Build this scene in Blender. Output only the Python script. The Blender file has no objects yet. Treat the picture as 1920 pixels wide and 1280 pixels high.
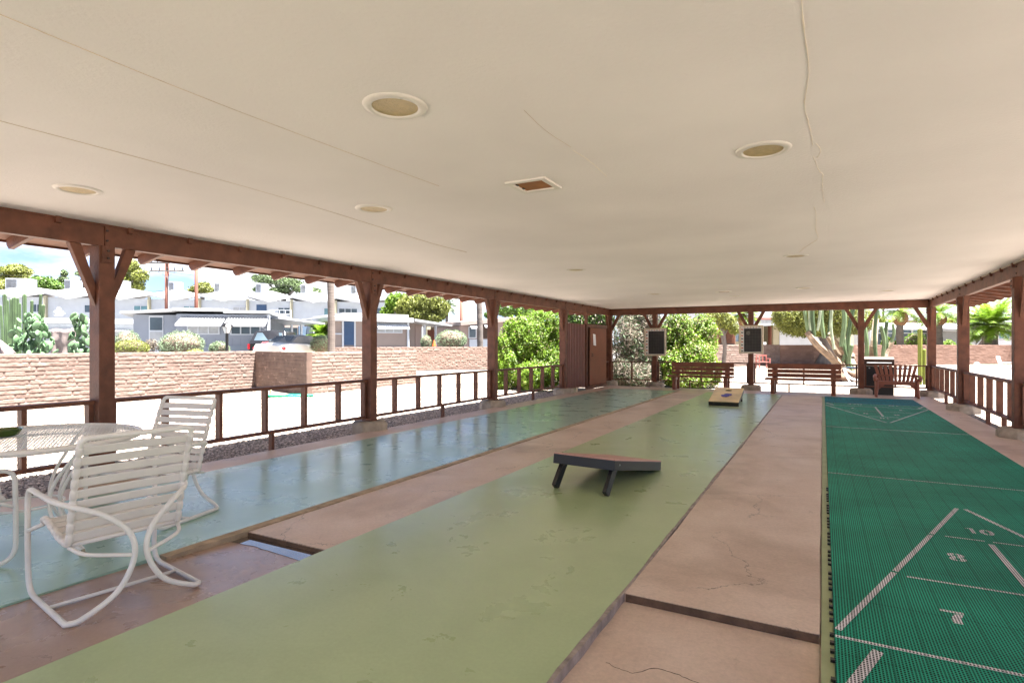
import bpy, bmesh, math, random
import numpy as np
from mathutils import Vector, Matrix, noise as mnoise
R = math.radians
random.seed(7); rng = np.random.default_rng(7)
scene = bpy.context.scene
C = scene.collection
# ------------------------------------------------------------------ camera
YAW, F, CX, YH, CH = R(28.5), 1072.5, 960.0, 646.2, 1.29
cam_data = bpy.data.cameras.new('camera'); cam = bpy.data.objects.new('camera', cam_data); C.objects.link(cam)
cam.location = (0, 0, CH); cam.rotation_euler = (R(90), 0, YAW)
cam_data.sensor_width = 36; cam_data.lens = F/1920*36; cam_data.shift_y = (YH-640)/1920
cam_data.clip_start = 0.05; cam_data.clip_end = 3000
scene.camera = cam
# ------------------------------------------------------------------ sky and sun
SUN_EL, SUN_AZ = 76.0, 9.0      # degrees; azimuth measured from +X towards +Y
world = bpy.data.worlds.new('World'); scene.world = world; world.use_nodes = True
nt = world.node_tree; nt.nodes.clear()
out = nt.nodes.new('ShaderNodeOutputWorld'); bg = nt.nodes.new('ShaderNodeBackground')
sky = nt.nodes.new('ShaderNodeTexSky'); sky.sky_type = 'NISHITA'; sky.sun_disc = False
sky.sun_elevation = R(SUN_EL); sky.sun_rotation = R(90-SUN_AZ)
sky.air_density = 0.30; sky.dust_density = 0.6; sky.ozone_density = 0.5
tc = nt.nodes.new('ShaderNodeTexCoord'); mp = nt.nodes.new('ShaderNodeMapping'); mp.inputs['Scale'].default_value = (1, 1, 3.0); mp.inputs['Location'].default_value = (1.37, .71, .55)
cn = nt.nodes.new('ShaderNodeTexNoise'); cn.inputs['Scale'].default_value = 2.3; cn.inputs['Detail'].default_value = 8; cn.inputs['Roughness'].default_value = .55
cr = nt.nodes.new('ShaderNodeValToRGB'); cr.color_ramp.elements[0].position = .47; cr.color_ramp.elements[1].position = .57
cr.color_ramp.elements[0].color = (0, 0, 0, 1); cr.color_ramp.elements[1].color = (1, 1, 1, 1)
mx = nt.nodes.new('ShaderNodeMixRGB'); mx.inputs['Color2'].default_value = (4.4, 4.6, 4.8, 1)
nt.links.new(tc.outputs['Generated'], mp.inputs['Vector']); nt.links.new(mp.outputs[0], cn.inputs['Vector'])
sz = nt.nodes.new('ShaderNodeSeparateXYZ'); nt.links.new(tc.outputs['Generated'], sz.inputs[0])      # cumulus stands low over the horizon, clear blue above
me_ = nt.nodes.new('ShaderNodeMapRange'); me_.interpolation_type = 'SMOOTHSTEP'; me_.inputs[1].default_value = .13; me_.inputs[2].default_value = .24; me_.inputs[3].default_value = 1; me_.inputs[4].default_value = .20
nt.links.new(sz.outputs[2], me_.inputs[0]); mm_ = nt.nodes.new('ShaderNodeMath'); mm_.operation = 'MULTIPLY'
nt.links.new(cn.outputs['Fac'], cr.inputs['Fac']); nt.links.new(cr.outputs['Color'], mm_.inputs[0]); nt.links.new(me_.outputs[0], mm_.inputs[1]); nt.links.new(mm_.outputs[0], mx.inputs['Fac'])
nt.links.new(sky.outputs[0], mx.inputs['Color1']); nt.links.new(mx.outputs[0], bg.inputs['Color'])
bg.inputs['Strength'].default_value = 0.05
nt.links.new(bg.outputs[0], out.inputs['Surface'])
sun_d = bpy.data.lights.new('sun', 'SUN'); sun_d.energy = 5.0; sun_d.angle = R(.53); sun_d.color = (1, .975, .94)
sun = bpy.data.objects.new('sun', sun_d); C.objects.link(sun); sun.location = (20, 10, 60)
sd = Vector((math.cos(R(SUN_EL))*math.cos(R(SUN_AZ)), math.cos(R(SUN_EL))*math.sin(R(SUN_AZ)), math.sin(R(SUN_EL))))
sun.rotation_euler = sd.to_track_quat('Z', 'Y').to_euler()
scene.view_settings.view_transform = 'Standard'; scene.view_settings.look = 'None'
scene.view_settings.exposure = 3.12; scene.view_settings.gamma = 1
scene.cycles.max_bounces = 10; scene.cycles.diffuse_bounces = 7; scene.cycles.use_denoising = True
scene.cycles.sample_clamp_indirect = 8
# ------------------------------------------------------------------ measuring helpers (photo pixel -> point of the place)
cs, sn = math.cos(YAW), math.sin(YAW)
def gp(px, zc, py=None, z=0.0):            # pixel column at depth zc -> x,y (and height when py is given)
    xc = (px-CX)/F*zc
    return Vector((xc*cs-zc*sn, zc*cs+xc*sn, z if py is None else CH+(YH-py)*zc/F))
# ------------------------------------------------------------------ materials
def mat(name, col, rough=.7, var=.12, vscale=4.0, bump=0.0, bscale=30.0, spec=.5, metal=0, stretch=(1, 1, 1), coat=0, island=0, trans=0, vcol=None, detail=5):
    m = bpy.data.materials.new(name); m.use_nodes = True; n = m.node_tree; b = n.nodes['Principled BSDF']; L = n.links.new
    b.inputs['Roughness'].default_value = rough; b.inputs['Metallic'].default_value = metal
    b.inputs['Specular IOR Level'].default_value = spec
    b.inputs['Coat Weight'].default_value = coat
    g = n.nodes.new('ShaderNodeNewGeometry'); mp = n.nodes.new('ShaderNodeMapping'); mp.inputs['Scale'].default_value = stretch
    L(g.outputs['Position'], mp.inputs['Vector'])
    rgb = n.nodes.new('ShaderNodeRGB'); rgb.outputs[0].default_value = (*col, 1); cur = rgb.outputs[0]
    if var:
        no = n.nodes.new('ShaderNodeTexNoise'); no.inputs['Scale'].default_value = vscale; no.inputs['Detail'].default_value = detail
        L(mp.outputs[0], no.inputs['Vector'])
        mr = n.nodes.new('ShaderNodeMapRange'); mr.inputs[1].default_value = .3; mr.inputs[2].default_value = .7
        mr.inputs[3].default_value = 1-var; mr.inputs[4].default_value = 1+var; L(no.outputs['Fac'], mr.inputs[0])
        mu = n.nodes.new('ShaderNodeVectorMath'); mu.operation = 'SCALE'; L(cur, mu.inputs[0]); L(mr.outputs[0], mu.inputs['Scale']); cur = mu.outputs[0]
    if island:
        mr = n.nodes.new('ShaderNodeMapRange'); mr.inputs[3].default_value = 1-island; mr.inputs[4].default_value = 1+island; L(g.outputs['Random Per Island'], mr.inputs[0])
        mu = n.nodes.new('ShaderNodeVectorMath'); mu.operation = 'SCALE'; L(cur, mu.inputs[0]); L(mr.outputs[0], mu.inputs['Scale']); cur = mu.outputs[0]
    if vcol:
        at = n.nodes.new('ShaderNodeAttribute'); at.attribute_name = vcol
        mu = n.nodes.new('ShaderNodeVectorMath'); mu.operation = 'MULTIPLY'; L(cur, mu.inputs[0]); L(at.outputs['Color'], mu.inputs[1]); cur = mu.outputs[0]
    L(cur, b.inputs['Base Color'])
    if bump:
        nb = n.nodes.new('ShaderNodeTexNoise'); nb.inputs['Scale'].default_value = bscale; nb.inputs['Detail'].default_value = 4
        L(mp.outputs[0], nb.inputs['Vector'])
        bp = n.nodes.new('ShaderNodeBump'); bp.inputs['Strength'].default_value = bump; bp.inputs['Distance'].default_value = .01
        L(nb.outputs['Fac'], bp.inputs['Height']); L(bp.outputs[0], b.inputs['Normal'])
    if trans:
        tr = n.nodes.new('ShaderNodeBsdfTranslucent'); L(cur, tr.inputs['Color']); ms = n.nodes.new('ShaderNodeMixShader'); ms.inputs[0].default_value = trans
        L(b.outputs[0], ms.inputs[1]); L(tr.outputs[0], ms.inputs[2]); L(ms.outputs[0], n.nodes['Material Output'].inputs['Surface'])
    return m
def rgb255(r, g, b):
    f = lambda v: ((v/255+.055)/1.055)**2.4 if v > 10 else v/255/12.92
    return (f(r), f(g), f(b))
# ------------------------------------------------------------------ object helpers
FRAME = {}
def tag(o, label=None, cat=None, group=None, kind=None):
    if label: o['label'] = label
    if cat: o['category'] = cat
    if group: o['group'] = group
    if kind: o['kind'] = kind
    return o
def thing(name, label, cat, loc=(0, 0, 0), rz=0, group=None, local=False):
    """Empty at the base of a thing. local: its parts are given in its own frame, else in world coordinates."""
    o = bpy.data.objects.new(name, None); C.objects.link(o); o.empty_display_size = .2
    o.location = loc; o.rotation_euler = (0, 0, rz)
    FRAME[o.name] = Vector((0, 0, 0)) if local else Vector(loc)
    return tag(o, label, cat, group)
class MB:
    def __init__(s): s.v = []; s.f = []
    def add(s, vs, fs):
        k = len(s.v); s.v += [tuple(p) for p in vs]; s.f += [tuple(i+k for i in f) for f in fs]; return s
    def box(s, x0, x1, y0, y1, z0, z1):
        return s.add([(x0, y0, z0), (x1, y0, z0), (x1, y1, z0), (x0, y1, z0), (x0, y0, z1), (x1, y0, z1), (x1, y1, z1), (x0, y1, z1)],
                     [(0, 3, 2, 1), (4, 5, 6, 7), (0, 1, 5, 4), (1, 2, 6, 5), (2, 3, 7, 6), (3, 0, 4, 7)])
    def hexa(s, p):     # eight corners: lower ring then upper ring, counter-clockwise
        return s.add(p, [(0, 3, 2, 1), (4, 5, 6, 7), (0, 1, 5, 4), (1, 2, 6, 5), (2, 3, 7, 6), (3, 0, 4, 7)])
    def bar(s, a, b, w, h, up=(0, 0, 1)):   # rectangular bar from a to b, width w (sideways) and height h
        a, b = Vector(a), Vector(b); d = (b-a).normalized(); u = Vector(up); sd_ = d.cross(u).normalized(); u = sd_.cross(d).normalized()
        c = [(-w/2, -h/2), (w/2, -h/2), (w/2, h/2), (-w/2, h/2)]
        vs = [a+sd_*i+u*j for i, j in c]+[b+sd_*i+u*j for i, j in c]
        return s.add(vs, [(0, 1, 2, 3), (7, 6, 5, 4), (0, 4, 5, 1), (1, 5, 6, 2), (2, 6, 7, 3), (3, 7, 4, 0)])
    def prism(s, poly, z0, z1):
        n = len(poly)
        return s.add([(x, y, z0) for x, y in poly]+[(x, y, z1) for x, y in poly],
                     [tuple(range(n))[::-1], tuple(range(n, 2*n))]+[(i, (i+1) % n, n+(i+1) % n, n+i) for i in range(n)])
    def extr(s, poly, d):       # polygon of 3D points pushed by vector d
        n = len(poly); d = Vector(d)
        return s.add([Vector(p) for p in poly]+[Vector(p)+d for p in poly],
                     [tuple(range(n))[::-1], tuple(range(n, 2*n))]+[(i, (i+1) % n, n+(i+1) % n, n+i) for i in range(n)])
    def tube(s, pts, r, n=8, closed=False, caps=True, ribs=0, ribd=0, flat=None):
        pts = [Vector(p) for p in pts]; m = len(pts); rr = r if hasattr(r, '__len__') else [r]*m
        base = len(s.v); up = None
        for i, p in enumerate(pts):
            if closed: t = pts[(i+1) % m]-pts[i-1]
            else: t = pts[min(i+1, m-1)]-pts[max(i-1, 0)]
            if t.length < 1e-9: t = Vector((0, 0, 1))
            t.normalize()
            if up is None:
                up = Vector((0, 0, 1)) if abs(t.z) < .9 else Vector((1, 0, 0))
            up = (up-t*up.dot(t)); up = up.normalized() if up.length > 1e-6 else t.orthogonal().normalized()
            sd_ = t.cross(up)
            for k in range(n):
                a = 2*math.pi*k/n; q = rr[i]*(1-(ribd if ribs and k % 2 else 0))
                s.v.append(tuple(p+(sd_*math.cos(a)+up*math.sin(a)*(flat or 1))*q))
        for i in range(m if closed else m-1):
            for k in range(n):
                a = base+i*n+k; b = base+i*n+(k+1) % n; c = base+((i+1) % m)*n+(k+1) % n; d = base+((i+1) % m)*n+k
                s.f.append((a, b, c, d))
        if caps and not closed:
            s.f.append(tuple(base+k for k in range(n))[::-1]); s.f.append(tuple(base+(m-1)*n+k for k in range(n)))
        return s
    def lathe(s, prof, c=(0, 0, 0), n=24, caps=True, ph=0):
        base = len(s.v); m = len(prof)
        for r, z in prof:
            for k in range(n):
                a = 2*math.pi*k/n+ph; s.v.append((c[0]+r*math.cos(a), c[1]+r*math.sin(a), c[2]+z))
        for i in range(m-1):
            for k in range(n):
                s.f.append((base+i*n+k, base+i*n+(k+1) % n, base+(i+1)*n+(k+1) % n, base+(i+1)*n+k))
        if caps:
            s.f.append(tuple(base+k for k in range(n))[::-1]); s.f.append(tuple(base+(m-1)*n+k for k in range(n)))
        return s
    def blob(s, c, r, nu=12, nv=8, rot=None, jit=0, seed=0):
        base = len(s.v); c = Vector(c)
        for j in range(nv+1):
            th = math.pi*j/nv
            for i in range(nu):
                ph = 2*math.pi*i/nu; d = Vector((math.sin(th)*math.cos(ph), math.sin(th)*math.sin(ph), math.cos(th)))
                q = 1+(jit*mnoise.noise(d*1.7+Vector((seed, seed*.7, 0))) if jit else 0)
                p = Vector((d.x*r[0]*q, d.y*r[1]*q, d.z*r[2]*q)); p = rot@p if rot else p; s.v.append(tuple(c+p))
        for j in range(nv):
            for i in range(nu):
                s.f.append((base+j*nu+i, base+(j+1)*nu+i, base+(j+1)*nu+(i+1) % nu, base+j*nu+(i+1) % nu))
        return s
    def build(s, name, m, parent=None, smooth=False, bevel=0, subsurf=0, center=True):
        V = np.array(s.v, dtype=float)
        if center: off = Vector(((V[:, 0].min()+V[:, 0].max())/2, (V[:, 1].min()+V[:, 1].max())/2, V[:, 2].min()))
        else: off = Vector((0, 0, 0))
        me = bpy.data.meshes.new(name); me.from_pydata([tuple(p) for p in (V-np.array(off))], [], s.f); me.update()
        bm_ = bmesh.new(); bm_.from_mesh(me); bmesh.ops.recalc_face_normals(bm_, faces=bm_.faces); bm_.to_mesh(me); bm_.free()
        if smooth:
            me.polygons.foreach_set('use_smooth', [True]*len(me.polygons))
        return finish(name, me, m, parent, off, bevel, subsurf)
def finish(name, me, m, parent, off, bevel=0, subsurf=0):
    if m: me.materials.append(m)
    o = bpy.data.objects.new(name, me); C.objects.link(o)
    o.location = Vector(off)-(FRAME[parent.name] if parent else Vector((0, 0, 0))); o.parent = parent
    FRAME[o.name] = Vector(off)
    if bevel:
        b = o.modifiers.new('bevel', 'BEVEL'); b.width = bevel; b.segments = 2; b.limit_method = 'ANGLE'
    if subsurf:
        b = o.modifiers.new('sub', 'SUBSURF'); b.levels = subsurf; b.render_levels = subsurf
    return o
def struct(o): o['kind'] = 'structure'; return o
def copy_tree(o, parent=None):
    c = o.copy(); C.objects.link(c)
    if parent: c.parent = parent
    FRAME[c.name] = FRAME.get(o.name, Vector())
    for ch in [x for x in bpy.data.objects if x.parent == o]: copy_tree(ch, c)
    return c
def spline(pts, k=6, closed=False):
    P = [Vector(p) for p in pts]; n = len(P); o = []
    for i in range(n if closed else n-1):
        p0 = P[i-1] if (closed or i > 0) else P[0]*2-P[1]; p1 = P[i]; p2 = P[(i+1) % n]
        p3 = P[(i+2) % n] if (closed or i+2 < n) else P[-1]*2-P[-2]
        for j in range(k):
            t = j/k; o.append(.5*((2*p1)+(-p0+p2)*t+(2*p0-5*p1+4*p2-p3)*t*t+(-p0+3*p1-3*p2+p3)*t**3))
    if not closed: o.append(P[-1])
    return o
def arcpath(pts, r=.04, k=5):     # polyline with rounded corners
    P = [Vector(p) for p in pts]; o = [P[0]]
    for i in range(1, len(P)-1):
        a, b, c = P[i-1], P[i], P[i+1]; ra = min(r, (a-b).length*.45, (c-b).length*.45)
        s, e = b+(a-b).normalized()*ra, b+(c-b).normalized()*ra
        for j in range(k+1):
            t = j/k; o.append(s*(1-t)**2+b*2*t*(1-t)+e*t*t)
    o.append(P[-1]); return o
def npmesh(name, V, Fq, m, parent=None, smooth=False, cols=None):   # V (n,3), Fq (k,4) in the frame coordinates
    off = Vector(((V[:, 0].min()+V[:, 0].max())/2, (V[:, 1].min()+V[:, 1].max())/2, V[:, 2].min()))
    V = V-np.array(off); me = bpy.data.meshes.new(name); k, w = Fq.shape
    me.vertices.add(len(V)); me.vertices.foreach_set('co', V.astype(np.float32).ravel())
    me.loops.add(k*w); me.loops.foreach_set('vertex_index', Fq.astype(np.int32).ravel())
    me.polygons.add(k); me.polygons.foreach_set('loop_start', np.arange(0, k*w, w, dtype=np.int32)); me.polygons.foreach_set('loop_total', np.full(k, w, dtype=np.int32))
    if smooth: me.polygons.foreach_set('use_smooth', np.ones(k, dtype=bool))
    me.update(calc_edges=True)
    if cols is not None:
        ca = me.color_attributes.new('tint', 'FLOAT_COLOR', 'POINT'); cc = np.ones((len(V), 4), np.float32); cc[:, :3] = cols; ca.data.foreach_set('color', cc.ravel())
    return finish(name, me, m, parent, off)
# foliage: many small leaf faces through a set of ellipsoidal clumps
def leaves(clumps, n, size, aspect=2.2, shell=.55, droop=0, up=.3, seed=1, sub=0.0):
    g = np.random.default_rng(seed); cl = np.array(clumps, float); w = cl[:, 3]*cl[:, 4]+cl[:, 4]*cl[:, 5]+cl[:, 3]*cl[:, 5]; w /= w.sum()
    idx = g.choice(len(cl), n, p=w); c = cl[idx]
    d = g.normal(size=(n, 3)); d /= np.linalg.norm(d, axis=1)[:, None]
    r = shell+(1-shell)*g.random(n)**.6
    # lumpy surface
    lump = 1+sub*np.sin(d[:, 0]*9+idx)*np.sin(d[:, 1]*8+idx*2)*np.sin(d[:, 2]*7+1)
    P = c[:, :3]+d*c[:, 3:6]*(r*lump)[:, None]
    nrm = d*.7+g.normal(size=(n, 3))*.6; nrm[:, 2] += up; nrm /= np.linalg.norm(nrm, axis=1)[:, None]
    t = np.cross(nrm, g.normal(size=(n, 3))); t[:, 2] -= droop; t /= np.linalg.norm(t, axis=1)[:, None]
    b = np.cross(nrm, t); b /= np.linalg.norm(b, axis=1)[:, None]
    s = size*(.6+.8*g.random(n))[:, None]; a = s/aspect
    V = np.stack([P-t*s*.5, P+b*a*.5, P+t*s*.5, P-b*a*.5], 1).reshape(-1, 3)
    return V, np.arange(4*n).reshape(n, 4)
def foliage(name, m, parent, clumps, n, size, **k):
    V, Fq = leaves(clumps, n, size, **k); return npmesh(name, V, Fq, m, parent)
# ------------------------------------------------------------------ material library
M = {}
M['wood'] = mat('painted_redwood', (.138, .050, .027), .55, .30, 7, .5, 40, stretch=(1, 1, 1), spec=.4)
M['ceiling'] = mat('cream_ceiling_paint', (.88, .835, .82), .85, .075, .55, .28, 55)
M['crack'] = mat('ceiling_crack_filler', (.86, .78, .66), .9, .1, 8)
M['crackdark'] = mat('ceiling_crack_shadow_line', (.68, .58, .47), .9, .1, 8)
M['concrete'] = mat('footing_concrete', (.36, .30, .24), .85, .25, 9, .5, 50)
M['white_metal'] = mat('white_powder_coat', (.78, .76, .74), .35, .05, 8)
M['white_strap'] = mat('white_vinyl_strap', (.74, .71, .69), .45, .05, 8)
M['black'] = mat('black_paint', (.012, .011, .011), .35, .2, 6)
M['darkbrown'] = mat('dark_brown_vinyl', (.05, .022, .010), .6, .2, 5)
M['white_paint'] = mat('white_wall_paint', (.50, .53, .57), .7, .06, 1.5)
M['roofwhite'] = mat('white_roof_coating', (.42, .42, .42), .6, .06, 1)
M['glass'] = mat('window_glass', (.05, .07, .085), .12, .5, .8, spec=.6)
M['tealglass'] = mat('curtained_teal_glass', (.12, .24, .27), .2, .25, 1.5)
M['lightglass'] = mat('blinds_behind_glass', (.38, .39, .40), .3, .15, 3)
M['greywall'] = mat('grey_siding', (.26, .285, .335), .7, .05, 1.5)
M['beigewall'] = mat('beige_siding', (.30, .235, .205), .7, .05, 1.5)
M['pinkwall'] = mat('pinkish_siding', (.33, .245, .215), .7, .06, 1.5)
M['cream'] = mat('cream_trim', (.36, .33, .23), .7, .06, 2)
M['steel'] = mat('galvanised_steel', (.42, .44, .46), .4, .2, 4, metal=.4)
M['brass'] = mat('aged_brass_reflector', (.52, .40, .20), .4, .15, 25, .6, 120, metal=.15)
M['trim'] = mat('white_light_trim', (.78, .74, .69), .45, .04, 10)
M['housetrim'] = mat('white_house_trim', (.55, .58, .62), .5, .04, 5)
M['orange'] = mat('orange_paint', (.62, .13, .03), .5, .1, 20)
M['slate'] = mat('blackboard_slate', (.022, .019, .017), .5, .45, 7)
M['boardframe'] = mat('pale_wood_frame', (.66, .57, .44), .6, .12, 14)
M['boardwhite'] = mat('white_board_paint', (.80, .79, .76), .6, .05, 10)
M['paper'] = mat('white_paper', (.82, .82, .84), .8, .02, 10)
M['tyre'] = mat('tyre_rubber', (.02, .02, .02), .8, .1, 10)
M['asphalt'] = mat('asphalt', (.16, .155, .15), .9, .15, 2, .3, 30)
M['bark'] = mat('grey_bark', (.15, .13, .115), .9, .3, 6, .8, 18, stretch=(1, 1, .3))
M['palmbark'] = mat('palm_trunk_bark', (.13, .108, .095), .9, .3, 5, .8, 12, stretch=(.4, .4, 5))
M['pole'] = mat('brown_pole_timber', (.20, .075, .05), .8, .25, 5, .3, 20, stretch=(1, 1, .2))
M['leaf'] = mat('green_leaf', (.08, .15, .018), .55, .3, 1.2, island=.55, trans=.3)
M['leafbright'] = mat('bright_green_leaf', (.15, .25, .02), .5, .3, 1.5, island=.55, trans=.4)
M['leafyellow'] = mat('yellow_green_leaf', (.17, .19, .035), .6, .3, .4, island=.5, trans=.25)
M['leafdeep'] = mat('deep_green_leaf', (.04, .075, .024), .6, .3, .5, island=.5, trans=.2)
M['leafpine'] = mat('pine_needles', (.085, .125, .045), .6, .3, .6, island=.5, trans=.2)
M['leafgrey'] = mat('silvery_sage_leaf', (.15, .20, .11), .7, .2, 1.5, island=.45, trans=.15)
M['leafdry'] = mat('dry_pale_leaf', (.17, .135, .10), .7, .3, 1.5, island=.6, trans=.15)
M['leafpink'] = mat('straw_pink_leaf', (.27, .22, .11), .7, .25, 1.5, island=.5, trans=.25)
M['twig'] = mat('dry_twig', (.16, .11, .08), .8, .3, 5)
M['cactus'] = mat('columnar_cactus_skin', (.06, .10, .04), .6, .25, 3, .3, 20)
M['cactuspale'] = mat('pale_cactus_skin', (.13, .19, .09), .6, .25, 2.5, .3, 20)
M['cactusyellow'] = mat('yellow_green_cactus_skin', (.17, .20, .02), .6, .2, 3)
M['cactuswood'] = mat('woody_cactus_base', (.22, .16, .11), .85, .35, 4, .7, 14)
M['pad'] = mat('prickly_pear_pad', (.09, .16, .075), .55, .25, 2, island=.3)
M['tarp'] = mat('mauve_tan_tarp', (.26, .205, .19), .8, .12, 1, .6, 4)
M['hose'] = mat('green_garden_hose', (.01, .30, .17), .4, .05, 10)
M['whitepvc'] = mat('white_pvc', (.80, .80, .82), .3, .03, 10)
M['bowl'] = mat('olive_green_glaze', (.06, .10, .012), .2, .2, 12)
M['brick'] = mat('slump_block', (.185, .13, .108), .9, .16, 5, .5, 45, vcol='tint')
M['redchair'] = mat('faded_red_wood', (.34, .12, .10), .7, .15, 5)
M['rock'] = mat('landscape_rock', (.42, .34, .27), .9, .25, 5, .5, 12)
M['blue'] = mat('dark_blue_paint', (.03, .07, .15), .5, .1, 4)
M['bag'] = mat('purple_bag_cloth', (.13, .12, .42), .8, .2, 25, .4, 60)
M['lamp_glass'] = mat('frosted_lantern_glass', (.55, .57, .58), .25, .1, 6)
M['tail'] = mat('red_tail_lamp', (.5, .02, .03), .2, .1, 8)
M['carwhite'] = mat('white_car_paint', (.72, .71, .66), .25, .02, 3, coat=.5)
M['carblack'] = mat('black_car_paint', (.012, .012, .014), .2, .1, 3, coat=.5)
M['greyfabric'] = mat('grey_soft_top', (.20, .20, .19), .8, .1, 5)
M['bin'] = mat('faded_maroon_plastic', (.26, .07, .08), .5, .1, 5)
def ground_mat():
    m = mat('sunlit_gravel', (.29, .24, .195), .95, .14, .5)
    n = m.node_tree; L = n.links.new; b = n.nodes['Principled BSDF']; src = b.inputs['Base Color'].links[0].from_socket
    g = n.nodes.new('ShaderNodeNewGeometry'); v = n.nodes.new('ShaderNodeTexVoronoi'); v.inputs['Scale'].default_value = 26; L(g.outputs['Position'], v.inputs['Vector'])
    sep = n.nodes.new('ShaderNodeSeparateColor'); L(v.outputs['Color'], sep.inputs[0])
    mr = n.nodes.new('ShaderNodeMapRange'); mr.inputs[3].default_value = .15; mr.inputs[4].default_value = 1.55; L(sep.outputs[0], mr.inputs[0])
    mu = n.nodes.new('ShaderNodeVectorMath'); mu.operation = 'SCALE'; L(src, mu.inputs[0]); L(mr.outputs[0], mu.inputs['Scale']); L(mu.outputs[0], b.inputs['Base Color'])
    bp = n.nodes.new('ShaderNodeBump'); bp.invert = True; bp.inputs['Strength'].default_value = .8; bp.inputs['Distance'].default_value = .03
    L(v.outputs['Distance'], bp.inputs['Height']); L(bp.outputs[0], b.inputs['Normal']); return m
M['gravel'] = ground_mat()
def floor_mat(name, c1, c2, rough, scale, spots=None, coat=0, bumps=.15, cracks=0, specks=.0, grain=.10, soft=False):
    m = bpy.data.materials.new(name); m.use_nodes = True; n = m.node_tree; b = n.nodes['Principled BSDF']; L = n.links.new
    g = n.nodes.new('ShaderNodeNewGeometry'); pos = g.outputs['Position']
    def noise(sc, det=5, rg=.55, dist=0, loc=None):
        q = n.nodes.new('ShaderNodeTexNoise'); q.inputs['Scale'].default_value = sc; q.inputs['Detail'].default_value = det; q.inputs['Roughness'].default_value = rg; q.inputs['Distortion'].default_value = dist
        if loc: mp = n.nodes.new('ShaderNodeMapping'); mp.inputs['Location'].default_value = loc; L(pos, mp.inputs[0]); L(mp.outputs[0], q.inputs['Vector'])
        else: L(pos, q.inputs['Vector'])
        return q.outputs['Fac']
    def rmap(x, a, b_, c, d):
        q = n.nodes.new('ShaderNodeMapRange'); q.inputs[1].default_value = a; q.inputs[2].default_value = b_; q.inputs[3].default_value = c; q.inputs[4].default_value = d; L(x, q.inputs[0]); return q.outputs[0]
    def mix(cur, fac, col):
        q = n.nodes.new('ShaderNodeMixRGB'); q.inputs[2].default_value = (*col, 1)
        if isinstance(cur, tuple): q.inputs[1].default_value = (*cur, 1)
        else: L(cur, q.inputs[1])
        L(fac, q.inputs[0]); return q.outputs[0]
    def mathn(op, a, b_):
        q = n.nodes.new('ShaderNodeMath'); q.operation = op
        for i_, x in enumerate((a, b_)):
            if isinstance(x, (int, float)): q.inputs[i_].default_value = x
            else: L(x, q.inputs[i_])
        return q.outputs[0]
    n1 = noise(scale, 7, .6)
    cur = mix(c1, rmap(n1, .32, .68, 0, 1), c2)
    if spots:
        cur = mix(cur, rmap(noise(1.1, 6, .55, .6, (3.1, 7.7, 0)), .50, .78, 0, .8), spots)
        if not soft: cur = mix(cur, rmap(noise(4.5, 8, .7, 1.0, (9.1, 2.2, 0)), .60, .72, 0, .45), tuple(v*.72 for v in spots))
        else:
            cur = mix(cur, rmap(noise(14, 9, .75, .3, (9.1, 2.2, 0)), .60, .85, 0, .18), tuple(v*1.35 for v in spots))
            cur = mix(cur, rmap(noise(2.2, 4, .6, .5, (4, 1, 0)), .45, .80, 0, .35), (spots[0]*.85, spots[1]*.82, spots[2]*.8))
    fine = rmap(noise(55, 4, .7), .3, .7, 1-grain, 1+grain); mu = n.nodes.new('ShaderNodeVectorMath'); mu.operation = 'SCALE'; L(cur, mu.inputs[0]); L(fine, mu.inputs['Scale']); cur = mu.outputs[0]
    if specks:
        v = n.nodes.new('ShaderNodeTexVoronoi'); v.inputs['Scale'].default_value = 9; v.inputs['Randomness'].default_value = 1; L(pos, v.inputs['Vector'])
        sp = mathn('MULTIPLY', rmap(v.outputs['Distance'], .03, .055, 1, 0), rmap(noise(3, 3, .5, 0, (1, 5, 2)), .56, .60, 0, specks)); cur = mix(cur, sp, tuple(k*.30 for k in c1))
    if cracks:
        nz = n.nodes.new('ShaderNodeTexNoise'); nz.inputs['Scale'].default_value = 3.5; nz.inputs['Detail'].default_value = 8; nz.inputs['Roughness'].default_value = .7; L(pos, nz.inputs['Vector'])
        ad = n.nodes.new('ShaderNodeVectorMath'); ad.operation = 'MULTIPLY_ADD'; ad.inputs[1].default_value = (.35, .35, .35); L(nz.outputs['Color'], ad.inputs[0]); L(pos, ad.inputs[2])
        vc = n.nodes.new('ShaderNodeTexVoronoi'); vc.feature = 'DISTANCE_TO_EDGE'; vc.inputs['Scale'].default_value = .85; L(ad.outputs[0], vc.inputs['Vector'])
        ckf = mathn('MULTIPLY', rmap(vc.outputs['Distance'], .0008, .0035, 1, 0), rmap(noise(1.4, 3, .5, 0, (6, 6, 1)), .50, .56, 0, cracks)); cur = mix(cur, ckf, tuple(k*.22 for k in c1))
    L(cur, b.inputs['Base Color'])
    r0 = rmap(noise(2.3, 8, .65, .4, (2, 4, 0)), .3, .7, rough-.07, rough+.12); L(r0, b.inputs['Roughness'])
    hgt = mathn('ADD', noise(7, 9, .6), mathn('MULTIPLY', noise(1.3, 2, .5), 2.5))
    bp = n.nodes.new('ShaderNodeBump'); bp.inputs['Strength'].default_value = bumps; bp.inputs['Distance'].default_value = .01; L(hgt, bp.inputs['Height']); L(bp.outputs[0], b.inputs['Normal'])
    b.inputs['Coat Weight'].default_value = coat; b.inputs['Coat Roughness'].default_value = .22
    return m
M['lane'] = floor_mat('green_floor_paint', (.40, .51, .265), (.44, .54, .29), .30, .7, (.35, .455, .225), coat=.45, bumps=.035, grain=.05, soft=True)
M['laneblue'] = floor_mat('teal_green_floor_paint', (.31, .50, .40), (.35, .53, .435), .28, .7, (.28, .455, .36), coat=.5, bumps=.04, grain=.04, soft=True)
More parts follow.
